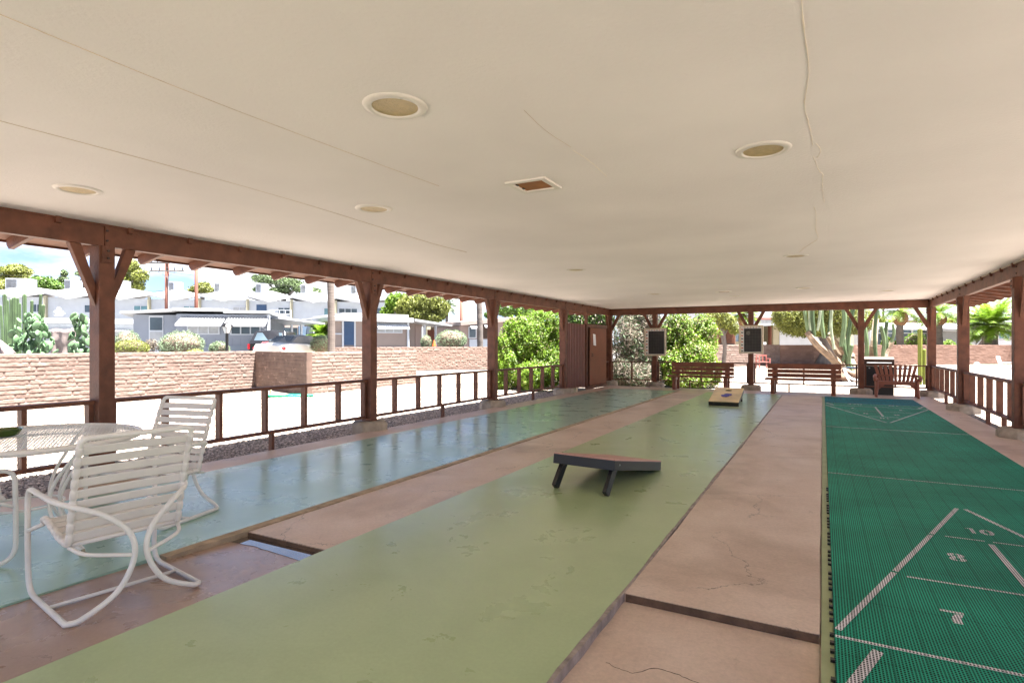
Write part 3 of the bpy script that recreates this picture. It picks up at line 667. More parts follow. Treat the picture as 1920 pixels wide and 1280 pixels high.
# ================================================================== SCOREBOARDS
def scoreboard(x0, x1, z0, z1, label, smudge=False):
    t = thing('scoreboard', label, 'scoreboard', ((x0+x1)/2, 17.74, z0), 0, 'shuffleboard scoreboards')
    y = 17.70; w = .055; m_ = MB()
    m_.box(x0, x1, y, y+.05, z0, z0+w*.8); m_.box(x0, x1, y, y+.05, z1-w*.8, z1); m_.box(x0, x0+w, y, y+.05, z0+w*.8, z1-w*.8); m_.box(x1-w*.8, x1, y, y+.05, z0+w*.8, z1-w*.8)
    m_.build('board_frame', M['boardframe'], t, bevel=.004)
    MB().box(x0+w, x1-w*.8, y+.02, y+.03, z0+w*.8, z1-w*.8).build('white_margin', M['boardwhite'], t)
    sx0, sx1, sz0, sz1 = x0+w+.085, x1-w*.8-.012, z0+w*.8+.01, z1-w*.8-.045
    sl = MB().box(sx0, sx1, y+.012, y+.019, sz0, sz1).build('slate', M['slate'], t)
    g = MB()
    for i in range(1, 8): z = sz0+(sz1-sz0)*i/8; g.box(sx0, sx1, y+.0095, y+.0115, z-.0015, z+.0015)
    for i in range(1, 6): x = sx0+(sx1-sx0)*i/6; g.box(x-.0015, x+.0015, y+.0085, y+.0092, sz0, sz1)
    g.build('ruled_grid', mat('ruled_line_paint', (.10, .09, .075), .7, .2, 20), sl)
    if smudge: MB().blob(((sx0*.74+sx1*.26), y+.0112, sz1-.13), (.055, .0012, .055), 16, 8, jit=.5).build('chalk_smudge', mat('chalk_dust', (.16, .16, .13), .9, .3, 30), sl)
    for i in range(8):
        z = sz1-.03-(sz1-sz0-.05)*i/7; xx = x0+w+.014
        MB().extr([(xx, y+.014, z+.027), (xx, y+.014, z-.027), (xx+.058, y+.014, z)], (0, .004, 0)).build('side_marker', M['orange'] if i % 2 == 0 else M['black'], t)
    for i in range(6):
        x = sx0+(sx1-sx0)*(i+.3)/6
        MB().extr([(x-.018, y+.014, sz1+.036), (x+.018, y+.014, sz1+.036), (x, y+.014, sz1+.008)], (0, .004, 0)).build('top_marker', M['orange'] if i % 2 == 0 else M['black'], t)
scoreboard(-4.913, -4.234, .949, 1.802, 'clean framed scoreboard with orange and black arrows, beside the dry shrub')
scoreboard(-2.134, -1.482, 1.036, 1.849, 'framed scoreboard with chalk smudge, between the two plain benches', True)
# ================================================================== BENCHES
benchwood = mat('redwood_stain_bench', (.19, .058, .024), .5, .22, 4, .3, 30)
def bench(x, y, label, rz):
    t = thing('bench', label, 'bench', (x, y, 0), rz, 'plain slatted benches', local=True)
    for z, h in ((.69, .13), (.566, .10), (.456, .10)): MB().box(-.87, .87, .075, .10, z-h/2+.02, z+h/2+.02).build('back_slat', benchwood, t, bevel=.003)
    for i in range(4): MB().box(-.89, .89, -.36+i*.105, -.36+i*.105+.09, .365, .41).build('seat_slat', benchwood, t, bevel=.003)
    for x_ in (-.70, .70):
        MB().box(x_-.05, x_+.05, -.33, -.24, 0, .364).build('leg', benchwood, t, bevel=.004)
        MB().box(x_-.05, x_+.05, .102, .15, 0, .775).build('leg', benchwood, t, bevel=.004)
        MB().box(x_-.02, x_+.02, -.235, .10, .27, .364).build('seat_support', benchwood, t)
    return t
bench(-3.06, 17.05, 'slatted brown bench in front of the green shrub', R(-1)); bench(-.45, 16.85, 'slatted brown bench in front of the tall cactus clump', R(-1.5))
# curved loveseat with fanned slats
lv = thing('loveseat', 'brown slatted loveseat with fanned back and curved arms at mat end', 'loveseat', (1.60, 16.95, 0), R(-2), local=True)
lw = mat('loveseat_brown_stain', (.22, .072, .042), .5, .2, 5, .3, 30)
MB().box(-.44, .44, -.26, -.225, .31, .395).build('front_apron', lw, lv, bevel=.004)
for i in range(4): MB().box(-.40, .40, -.22+i*.10, -.22+i*.10+.085, .375-i*.015, .395-i*.015).build('seat_slat', lw, lv)
for i in range(9):
    u = (i-4)/4; a = Vector((u*.31, .20, .32)); b = Vector((u*.43, .34, .79-abs(u)*.015))
    MB().bar(a, b, .066, .018, up=(0, 1, 0)).build('back_slat', lw, lv)
MB().box(-.44, .44, .235, .26, .50, .54).build('back_rail', lw, lv)
for s_ in (-1, 1):
    MB().tube(spline([(s_*.43, -.30, 0), (s_*.415, -.27, .2), (s_*.415, -.26, .36), (s_*.42, -.28, .47)], 5), [.028, .03, .032, .034, .036, .038, .038, .038, .036, .036, .036, .034, .034, .034, .034, .03], 8).build('leg', lw, lv, smooth=True)
    MB().box(s_*.42-.028, s_*.42+.028, .22, .28, 0, .52).build('leg', lw, lv)
    MB().tube(spline([(s_*.42, .27, .53), (s_*.44, .0, .52), (s_*.46, -.22, .525), (s_*.46, -.33, .50), (s_*.455, -.36, .45), (s_*.45, -.31, .42)], 5), .038, 8, flat=.7).build('armrest', lw, lv, smooth=True)
    MB().extr([(s_*.39, -.25, .31), (s_*.25, -.25, .31), (s_*.39, -.25, .17)], (0, .02, 0)).build('corner_bracket', lw, lv)
# ================================================================== BARBECUE beyond the railing
gr = thing('barbecue_grill', 'black barbecue grill with brown rounded hood behind the railing', 'grill', (1.32, 18.6, GZ))
MB().box(1.0, 1.68, 18.35, 18.85, GZ+.02, .70).build('cabinet', M['black'], gr, bevel=.01)
pr = [(18.36, .72), (18.32, .78), (18.32, .90), (18.37, .955), (18.60, .97), (18.80, .93), (18.86, .80), (18.86, .72)]
MB().extr([(.99, y, z) for y, z in pr], (.70, 0, 0)).build('hood', M['darkbrown'], gr, bevel=.01)
MB().tube([(1.06, 18.31, .80), (1.63, 18.31, .80)], .012, 8).build('hood_handle', M['steel'], gr)
for a, b in ((.58, .985), (1.695, 2.05)): MB().box(a, b, 18.38, 18.80, .63, .665).build('side_shelf', mat('blue_black_shelf', (.03, .045, .08), .25, .1, 5), gr, bevel=.01)
for i in range(4): MB().tube([(1.12+.15*i, 18.345, .66), (1.12+.15*i, 18.32, .66)], .018, 10).build('knob', M['steel'], gr)
# ================================================================== CORNHOLE BOARDS
def board(x, y, rz, label, top_m, Lg=1.20, Wd=.60, hb=.30, group='cornhole boards'):
    """front low edge at local y=0, high end at y=Lg"""
    t = thing('cornhole_board', label, 'game board', (x, y, .003), rz, group, local=True)
    sl = math.asin((hb-.09)/Lg); c_, s_ = math.cos(sl), math.sin(sl); th = .085
    pt = lambda u, v, w: (u, v*c_-w*s_, v*s_+w*c_+.002)
    # top with a round hole
    n = 32; hv = Lg-.23; r = .076; ring = [(r*math.cos(2*math.pi*i/n+math.pi/4), hv+r*math.sin(2*math.pi*i/n+math.pi/4)) for i in range(n)]
    sq = []
    for i in range(n):
        a = 2*math.pi*i/n+math.pi/4; q = .16/max(abs(math.cos(a)), abs(math.sin(a))); sq.append((q*math.cos(a), hv+q*math.sin(a)))
    vs = [pt(u, v, th+.012) for u, v in ring]+[pt(u, v, th+.012) for u, v in sq]+[pt(u, v, th) for u, v in ring]; fs = []
    for i in range(n): j = (i+1) % n; fs += [(i, n+i, n+j, j), (i, j, 2*n+j, 2*n+i)]
    m_ = MB().add(vs, fs)
    for x0, x1, y0, y1 in ((-Wd/2, Wd/2, 0, hv-.16), (-Wd/2, Wd/2, hv+.16, Lg), (-Wd/2, -.16, hv-.16, hv+.16), (.16, Wd/2, hv-.16, hv+.16)):
        m_.hexa([pt(x0, y0, th), pt(x1, y0, th), pt(x1, y1, th), pt(x0, y1, th), pt(x0, y0, th+.012), pt(x1, y0, th+.012), pt(x1, y1, th+.012), pt(x0, y1, th+.012)])
    m_.build('board_top', top_m, t, center=False)
    f = MB(); w = .025
    for x0, x1, y0, y1 in ((-Wd/2, Wd/2, 0, w), (-Wd/2, Wd/2, Lg-w, Lg), (-Wd/2, -Wd/2+w, w, Lg-w), (Wd/2-w, Wd/2, w, Lg-w)):
        f.hexa([pt(x0, y0, 0), pt(x1, y0, 0), pt(x1, y1, 0), pt(x0, y1, 0), pt(x0, y0, th-.001), pt(x1, y0, th-.001), pt(x1, y1, th-.001), pt(x0, y1, th-.001)])
    f.build('frame', M['black'], t, center=False, bevel=.003)
    for sx in (-1, 1):
        xx = sx*(Wd/2-.055); a = Vector(pt(xx, Lg-.13, .045)); b = Vector((xx, Lg*c_+.06, .012))
        MB().bar(a, b, .038, .085, up=(0, 1, 0)).build('leg', M['black'], t, bevel=.004)
        bo = Vector(pt(sx*(Wd/2+.001), Lg-.10, .05)); MB().tube([bo, bo+Vector((sx*.006, 0, 0))], .008, 8).build('bolt', M['steel'], t)
    return t
pinktop = floor_mat('faded_pink_varnish_top', (.50, .25, .20), (.58, .32, .27), .4, 3)
yeltop = mat('yellow_varnished_top', (.86, .64, .32), .4, .25, 2.2)
# near board: low edge far right, seen from its raised end
board(-1.757, 5.91, R(175), 'black framed game board in the foreground, seen from its raised end', pinktop, Lg=1.20)
B2 = (-1.83, 12.68)
board(B2[0], B2[1], R(1.5), 'yellow topped game board at the far end of middle lane', yeltop)
sl_ = math.asin(.21/1.2)
q = MB()
for dx, dy, a in ((.02, .52, .2), (-.03, .43, -.3)):
    q2 = MB().blob((0, 0, 0), (.085, .07, .018), 14, 8, rot=Matrix.Rotation(a, 3, 'Z')@Matrix.Rotation(0, 3, 'X'), jit=.4, seed=dy*9)
    V = [Vector(v)@Matrix.Rotation(-sl_, 3, 'X')+Vector((B2[0]+dx, B2[1]+dy*math.cos(sl_)-.1*math.sin(sl_), .003+dy*math.sin(sl_)+.1+.012)) for v in q2.v]
    bb = MB().add(V, q2.f).build('bean_bag', M['bag'], smooth=True); bb['category'] = 'bean bag'
    bb['group'] = 'bean bags on the yellow board'; bb['label'] = 'purple bean bag on yellow board, the one nearer the hole' if dy > .5 else 'purple bean bag on yellow board, the one nearer the low edge'
# ================================================================== PATIO TABLE
TX, TY = -4.37, 1.68
tb = thing('patio_table', 'round white mesh patio table with curved tube legs', 'table', (TX, TY, .002))
MB().tube([(TX+.61*math.cos(a), TY+.61*math.sin(a), .705) for a in np.linspace(0, 2*math.pi, 64, endpoint=False)], .016, 8, closed=True).build('table_rim', M['white_metal'], tb, smooth=True)
MB().lathe([(.612, .685), (.616, .715), (.604, .715), (.60, .685), (.612, .685)], (TX, TY, 0), 64, caps=False).build('rim_band', M['white_metal'], tb, smooth=True)
# expanded-metal top as a woven grid of thin strands
ms = MB(); n = 32; r = .60
for i in range(-n, n+1):
    t_ = i/n*r; h = math.sqrt(max(r*r-t_*t_, 0))
    if h < .02: continue
    for (dx, dy) in ((1, .55), (1, -.55)):
        d = Vector((dx, dy, 0)).normalized(); nn = Vector((-d.y, d.x, 0)); c0 = Vector((TX, TY, .708))+nn*t_
        ms.bar(c0-d*h, c0+d*h, .0036, .002)
ms.build('mesh_top', M['white_metal'], tb)
ring = [(TX+.20*math.cos(a), TY+.20*math.sin(a), .30) for a in np.linspace(0, 2*math.pi, 28, endpoint=False)]
MB().tube(ring, .008, 6, closed=True).build('stretcher_ring', M['white_metal'], tb, smooth=True)
MB().tube([(TX+.42*math.cos(a), TY+.42*math.sin(a), .675) for a in np.linspace(0, 2*math.pi, 40, endpoint=False)], .009, 6, closed=True).build('support_ring', M['white_metal'], tb, smooth=True)
for k in range(4):
    a = R(22+90*k); u = Vector((math.cos(a), math.sin(a), 0)); v = Vector((-u.y, u.x, 0)); c0 = Vector((TX, TY, 0)); mb = MB()
    for s_ in (-.045, .045):
        pts = spline([c0+u*.47+v*s_*1.2+Vector((0, 0, .69)), c0+u*.38+v*s_+Vector((0, 0, .60)), c0+u*.26+v*s_+Vector((0, 0, .45)), c0+u*.21+v*s_*.8+Vector((0, 0, .30)), c0+u*.27+v*s_*.5+Vector((0, 0, .14)), c0+u*.40+v*s_*.2+Vector((0, 0, .03))], 6)
        mb.tube(pts, .010, 8)
    lg = mb.build('leg', M['white_metal'], tb, smooth=True)
    MB().lathe([(.022, .002), (.022, .010), (.012, .018), (.010, .035)], tuple(c0+u*.405), 12).build('foot', M['cream'], lg, smooth=True)
bowl = MB().lathe([(.001, .715), (.055, .715), (.075, .722), (.095, .755), (.098, .762), (.090, .760), (.070, .735), (.001, .730)], (-4.52, 1.63, 0), 32, caps=False)
tag(bowl.build('green_bowl', M['bowl'], smooth=True), 'shallow olive green dish resting on white mesh table', 'dish')
# ================================================================== PATIO CHAIRS
def chair(label):
    t = thing('patio_chair', label, 'chair', (0, 0, .002), 0, 'white strapped patio chairs', local=True)
    r = .0135
    for s_ in (-1, 1):
        P = arcpath([(.10, s_*.298, .552), (.285, s_*.30, .562), (.29, s_*.30, .25), (.29, s_*.295, .013), (-.29, s_*.295, .013)], .11, 7)
        Q = spline([(-.29, s_*.295, .013), (-.325, s_*.24, .03), (-.335, s_*.10, .115), (-.33, s_*.028, .26), (-.325, s_*.05, .385), (-.30, s_*.15, .485), (-.22, s_*.25, .532), (-.10, s_*.29, .545), (.10, s_*.298, .552)], 7)
        MB().tube(P+Q[1:-1], r, 10, closed=True).build('side_frame', M['white_metal'], t, smooth=True)
        MB().tube([(.285, s_*.30, .335), (.23, s_*.275, .36), (.20, s_*.255, .375)], .011, 8).build('seat_bracket', M['white_metal'], t, smooth=True)
        MB().tube(spline([(-.155, s_*.245, .325), (-.25, s_*.20, .30), (-.329, s_*.030, .268)], 6), .010, 8).build('rear_support', M['white_metal'], t, smooth=True)
    MB().tube([(-.02, -.29, .016), (-.02, .29, .016)], .010, 8).build('cross_bar', M['white_metal'], t, smooth=True)
    w = .245
    bp = [(-.15, .335), (-.20, .52), (-.265, .72), (-.325, .865)]     # back profile x,z
    bs = spline([(x, 0, z) for x, z in bp], 8)
    fr = [Vector((p.x, -w, p.z)) for p in bs]; mir = lambda v: Vector((v.x, -v.y, v.z))
    top = arcpath([fr[-5], fr[-1], mir(fr[-1]), mir(fr[-5])], .05, 6)
    MB().tube(fr[:-5]+top+[mir(v) for v in fr[:-5]][::-1], r, 10).build('back_frame', M['white_metal'], t, smooth=True)
    ssp = spline([(-.15, 0, .335), (-.02, 0, .345), (.14, 0, .385), (.225, 0, .395), (.25, 0, .375)], 8)
    for s_ in (-1, 1): MB().tube([Vector((p.x, s_*w, p.z)) for p in ssp], r, 10).build('seat_rail', M['white_metal'], t, smooth=True)
    MB().tube([(-.148, -w, .332), (-.148, w, .332)], .010, 8).build('rear_rail', M['white_metal'], t, smooth=True)
    MB().tube([(.25, -w, .374), (.25, w, .374)], .011, 8).build('front_rail', M['white_metal'], t, smooth=True)
    def strap(path, s0, s1, nm):
        # band of width s1-s0 along the path, wrapped round both rails
        L = [0];
        for i in range(1, len(path)): L.append(L[-1]+(path[i]-path[i-1]).length)
        def at(s):
            s = max(0, min(L[-1]-1e-6, s)); i = max(j for j in range(len(L)-1) if L[j] <= s); u = (s-L[i])/(L[i+1]-L[i]); return path[i]*(1-u)+path[i+1]*u, (path[i+1]-path[i]).normalized()
        a, ta = at(s0); b, tb_ = at(s1); nrm = Vector((-ta.z, 0, ta.x)); k = r+.0035
        m_ = MB(); yy = w+k
        a, ta = at(s0); b, tb_ = at(s1)
        rows = [at(s0+(s1-s0)*u) for u in (0, .15, .5, .85, 1)]
        vs = []; fs = []
        for c_, tt in rows:
            nr = Vector((-tt.z, 0, tt.x))
            for y in (-w, -w*.5, 0, w*.5, w): sag = -.004*(1-(y/w)**2); vs += [c_+Vector((0, y, 0))+nr*(sag+.0015), c_+Vector((0, y, 0))+nr*(sag-.0015)]
        for i in range(4):
            for j in range(4): q = i*10+2*j; fs += [(q, q+2, q+12, q+10), (q+1, q+11, q+13, q+3)]
        for j in range(4): q = 2*j; fs += [(q, q+1, q+3, q+2), (40+q, 40+q+2, 40+q+3, 40+q+1)]
        for s_ in (-1, 1):
            pp = [at(s0+(s1-s0)*u)[0]+Vector((0, s_*w, 0)) for u in (0, .12, .5, .88, 1)]; m_.tube(pp, [r+.0008, r+.0036, r+.0042, r+.0036, r+.0008], 10)
        m_.add(vs, fs).build(nm, M['white_strap'], t, smooth=True)
    Lb = sum((bs[i+1]-bs[i]).length for i in range(len(bs)-1)); nb = 9; pitch = (Lb-.045)/nb
    for i in range(nb): strap(bs, .012+i*pitch, .012+i*pitch+pitch*.78, 'back_strap')
    Ls = sum((ssp[i+1]-ssp[i]).length for i in range(len(ssp)-1)); ns = 7; ps = (Ls-.02)/ns
    for i in range(ns): strap(ssp, .015+i*ps, .015+i*ps+ps*.88, 'seat_strap')
    return t
ch = chair('nearest white strap chair, its back turned towards the middle lane')
ch.location = (-3.30, 1.665, -.010); ch.rotation_euler = (0, 0, R(171.5))
c2 = copy_tree(ch); c2.location = (-4.36, 2.47, .002); c2.rotation_euler = (0, 0, R(-76)); c2['label'] = 'white strap chair beyond the table, its slatted front facing the camera side'
c3 = copy_tree(ch); c3.location = (-4.50, 1.30, .002); c3.rotation_euler = (0, 0, R(86)); c3['label'] = 'white strap chair cut off by the left edge of photo under the table'
# ================================================================== BLOCK WALLS
def slump_wall(p0, p1, z0, z1, mcol, label, thick=.16, rough=.62, seed=0, step=.035, course=.108, dark=None):
    """rough-faced block wall from p0 to p1 (the camera side is on its right hand), real relief on the face"""
    a = Vector((*p0, 0)); b = Vector((*p1, 0)); Lw = (b-a).length; u = (b-a)/Lw; nrm = Vector((u.y, -u.x, 0))   # towards the camera side
    nx = int(Lw/step)+1; nz = int((z1-z0)/.0125)+1; g = np.random.default_rng(seed)
    xs = np.linspace(0, Lw, nx); zs = np.linspace(z0, z1, nz); X, Z = np.meshgrid(xs, zs)
    def vnoise(fx, fz, sd):
        r = np.random.default_rng(sd); gw, gh = int(Lw*fx)+4, int((z1-z0)*fz)+4; G = r.random((gh, gw))
        px_ = X*fx+.01; pz_ = (Z-z0)*fz+.01; i = px_.astype(int); j = pz_.astype(int); fu = px_-i; fv = pz_-j; fu = fu*fu*(3-2*fu); fv = fv*fv*(3-2*fv)
        return (G[j, i]*(1-fu)+G[j, i+1]*fu)*(1-fv)+(G[j+1, i]*(1-fu)+G[j+1, i+1]*fu)*fv-.5
    zz = (z1-Z)/course+.10*rough*vnoise(5, 5, seed+1)+.10*rough*vnoise(14, 9, seed+2)
    row = np.floor(zz).astype(int); fr = zz-row; off = ((row % 2)*.5+.13*np.sin(row*5.1))*.40
    xx = (X+off)/.40; col = np.floor(xx).astype(int); fc = xx-col
    hsh = np.sin(row*127.1+col*311.7+seed)*43758.5453; hv = hsh-np.floor(hsh)
    prof = np.clip(1-np.abs(2*fr-1)**5, 0, 1)*.016*rough+fr**2*.012*rough*(fr < .88)
    prof += (hv-.5)*.012*rough+.014*rough*vnoise(22, 20, seed+3)+.010*rough*vnoise(6, 12, seed+4)
    joint = (fr > .90)|(fc < .03); prof = np.where(joint, -.004, prof)
    P = np.empty(X.shape+(3,)); P[..., 0] = a.x+u.x*X+nrm.x*prof; P[..., 1] = a.y+u.y*X+nrm.y*prof; P[..., 2] = Z
    tint = .88+.24*hv; T = np.stack([tint, tint*(.97+.06*hv), tint*(.95+.08*hv)], -1)
    T = np.where(joint[..., None], np.array([1.0, 1.08, 1.12]), T)
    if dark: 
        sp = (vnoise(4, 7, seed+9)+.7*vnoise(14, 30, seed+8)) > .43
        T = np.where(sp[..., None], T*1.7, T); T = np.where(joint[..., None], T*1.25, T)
    V = P.reshape(-1, 3); T = T.reshape(-1, 3)
    idx = np.arange(nx*nz).reshape(nz, nx); Fq = np.stack([idx[:-1, :-1], idx[:-1, 1:], idx[1:, 1:], idx[1:, :-1]], -1).reshape(-1, 4)
    # back, ends and top as a plain core
    k = len(V); A = [a-nrm*.0+u*0, b]; core = []
    for q, zq in ((a, z0), (b, z0), (b, z1), (a, z1)): core.append((q.x-nrm.x*thick, q.y-nrm.y*thick, zq))
    V = np.vstack([V, np.array(core)]); T = np.vstack([T, np.ones((4, 3))])
    c0, c1, c2_, c3_ = k, k+1, k+2, k+3; top = idx[-1]; bot0, bot1 = idx[0, 0], idx[0, -1]
    ex = [(c0, c1, c2_, c3_)]
    for i in range(0, nx-1, 1): ex.append((top[i], top[i+1], c2_, c3_) if i == nx-2 else (top[i], top[i+1], c3_, c3_))
    ex = [(c0, c3_, c2_, c1)]+[(top[i], top[i+1], c2_, c2_) for i in range(nx-1)]+[(top[0], c2_, c3_, c3_)]+[(idx[i, 0], idx[i+1, 0], c0, c0) for i in range(nz-1)]+[(idx[-1, 0], c3_, c0, c0)]+[(idx[i+1, -1], idx[i, -1], c1, c1) for i in range(nz-1)]+[(idx[-1, -1], c2_, c1, c1)]
    tri = [(e[0], e[1], e[2]) for e in ex if len(set(e)) == 3]; quad = [e for e in ex if len(set(e)) == 4]
    off_ = Vector(((V[:, 0].min()+V[:, 0].max())/2, (V[:, 1].min()+V[:, 1].max())/2, V[:, 2].min()))
    me = bpy.data.meshes.new('block_wall'); faces = [tuple(f) for f in Fq.tolist()]+[tuple(int(i) for i in f) for f in quad+tri]
    me.from_pydata((V-np.array(off_)).tolist(), [], faces); me.update()
    ca = me.color_attributes.new('tint', 'FLOAT_COLOR', 'POINT'); cc = np.ones((len(V), 4), np.float32); cc[:, :3] = T; ca.data.foreach_set('color', cc.ravel())
    o = finish('block_wall', me, mcol, None, off_); tag(o, label, 'wall'); return o
WZ = 1.075
slump_wall((-17.0, 3.0), (-17.0, 13.05), GZ, WZ, M['brick'], 'near left block wall of rough pinkish courses behind the chairs', seed=11)
bd = mat('plain_shaded_block', (.15, .10, .08), .9, .2, 4, .4, 40, vcol='tint')  # block colour darkened so the unlit return face carries painted shade
slump_wall((-17.05, 12.98), (-13.08, 11.68), GZ, WZ, bd, 'smooth block return in a shade-darkened colour joining the two left walls', rough=.25, seed=5, dark=True)
slump_wall((-13.10, 11.74), (-13.35, 17.1), GZ, WZ, M['brick'], 'rough block wall directly right of the dark block return', seed=23)
slump_wall((-23.9, 20.4), (-12.6, 34.8), GZ, 1.17, M['brick'], 'long rough block wall behind the pale footpath', seed=31, step=.05)
struct(MB().prism([(-17.25, -5), (-17.25, 12.85), (-26.2, 19.4), (-24.5, 20.9), (-13.2, 35.3), (-13, 62), (-90, 62), (-90, -5)], GZ-.05, .33).build('raised_street', M['asphalt']))
# path of pale concrete through the gap
struct(MB().extr([(-25.5, 19.4, GZ+.002), (-14.0, 14.9, GZ+.002), (-12.5, 15.6, GZ+.002), (-11.2, 20.5, GZ+.002), (-10.6, 26.0, GZ+.002), (-12.1, 33.4, GZ+.002)], (0, 0, .012)).build('footpath', M['path']))
# far garden wall
fb = mat('smooth_brown_block', (.21, .125, .095), .9, .12, 2, .4, 30, vcol='tint')
pA, pB, pC = gp(1310, 37), gp(1462, 40), gp(2050, 44)
slump_wall((pA.x, pA.y), (pB.x, pB.y), GZ, 1.30, M['brick'], 'far rough block wall behind the little red bench', seed=41, step=.06, course=.15)
slump_wall((pB.x+.02, pB.y+.1), (pC.x, pC.y), GZ, 1.28, fb, 'far long smoother brown garden wall below the palms', seed=43, step=.10, rough=.35, course=.15)
# ================================================================== HOUSES  (each in the frame of its own front wall)
class Front:
    def __init__(s, name, label, cat, pa, za, pb, zb, group=None, base=GZ):
        a, b = gp(pa, za), gp(pb, zb); a.z = b.z = 0; s.a = a; s.u = (b-a).normalized(); s.v = Vector((-s.u.y, s.u.x, 0)); s.L = (b-a).length; s.base = base
        s.t = thing(name, label, cat, (a.x, a.y, base), math.atan2(s.u.y, s.u.x), group, local=True)
    def U(s, px, d=0):      # photo column -> distance along a plane parallel to the front, d behind it
        ray = Vector((((px-CX)/F)*cs-sn, cs+((px-CX)/F)*sn, 0)); o = s.a+s.v*d
        # solve ray*k = o + u*m
        det = ray.x*(-s.u.y)+ray.y*s.u.x; k = (o.x*(-s.u.y)+o.y*s.u.x)/det; return (ray*k-o).dot(s.u), k
    def P(s, px, py, d=0):
        m, k = s.U(px, d); return m, CH+(YH-py)*k/F-s.base
    def box(s, nm, m, x0, x1, y0, y1, d0, d1, parent=None, bevel=0):
        """photo rectangle x0..x1, y0(top)..y1(bottom), from depth d0 (front) to d1; y1 None = ground"""
        xa, za = s.P(x0, y0, d0); xb, _ = s.P(x1, y0, d0); zb = 0 if y1 is None else s.P((x0+x1)/2, y1, d0)[1]; zt_ = s.P((x0+x1)/2, y0, d0)[1]
        return MB().box(xa, xb, d0, d1, zb, zt_).build(nm, m, parent or s.t, bevel=bevel)
    def window(s, x0, x1, y0, y1, glass, panes=2, d=0, nm='window'):
        xa, zt_ = s.P(x0, y0, d); xb, zb = s.P(x1, y1, d); f = MB(); w = .06
        f.box(xa, xb, d-.05, d-.003, zb, zb+w); f.box(xa, xb, d-.05, d-.003, zt_-w, zt_)
        for i in range(panes+1): x = xa+(xb-xa-w)*i/panes; f.box(x, x+w, d-.048, d-.004, zb+w, zt_-w)
        fr = f.build(nm, M['housetrim'], s.t); MB().box(xa+.01, xb-.01, d-.022, d-.006, zb+.01, zt_-.01).build('pane', glass, fr); return fr
# ---- row of white two-storey townhouses with folded roofs
xs_ = [-12, 87, 185, 281, 375, 465, 547, 630, 725]
da, db = gp(87, 60), gp(630, 66.4); uu = (db-da).normalized()
def depth_at(px):
    ray = Vector((((px-CX)/F)*cs-sn, cs+((px-CX)/F)*sn, 0)); det = ray.x*(-uu.y)+ray.y*uu.x; return (da.x*(-uu.y)+da.y*uu.x)/det
winf = {0: (.68, .97, 'glass'), 1: (.72, 1.02, 'dark'), 2: (.68, .98, 'teal'), 3: (.66, .92, 'teal'), 4: (.68, .98, 'light'), 5: (.68, .98, 'glass'), 6: (.72, .92, 'teal'), 7: (.05, .42, 'trip')}
unit_words = ['leftmost white townhouse above the tall cactus columns', 'white townhouse left of the nearest pavilion post', 'white townhouse right behind the nearest pavilion post', 'white townhouse crossed by the thick utility pole',
              'white townhouse between the two brown poles and lantern', 'white townhouse with dark blue door and balcony rail', 'white townhouse directly left of the tall palm trunk', 'last white townhouse, with three-pane window right of palm trunk']
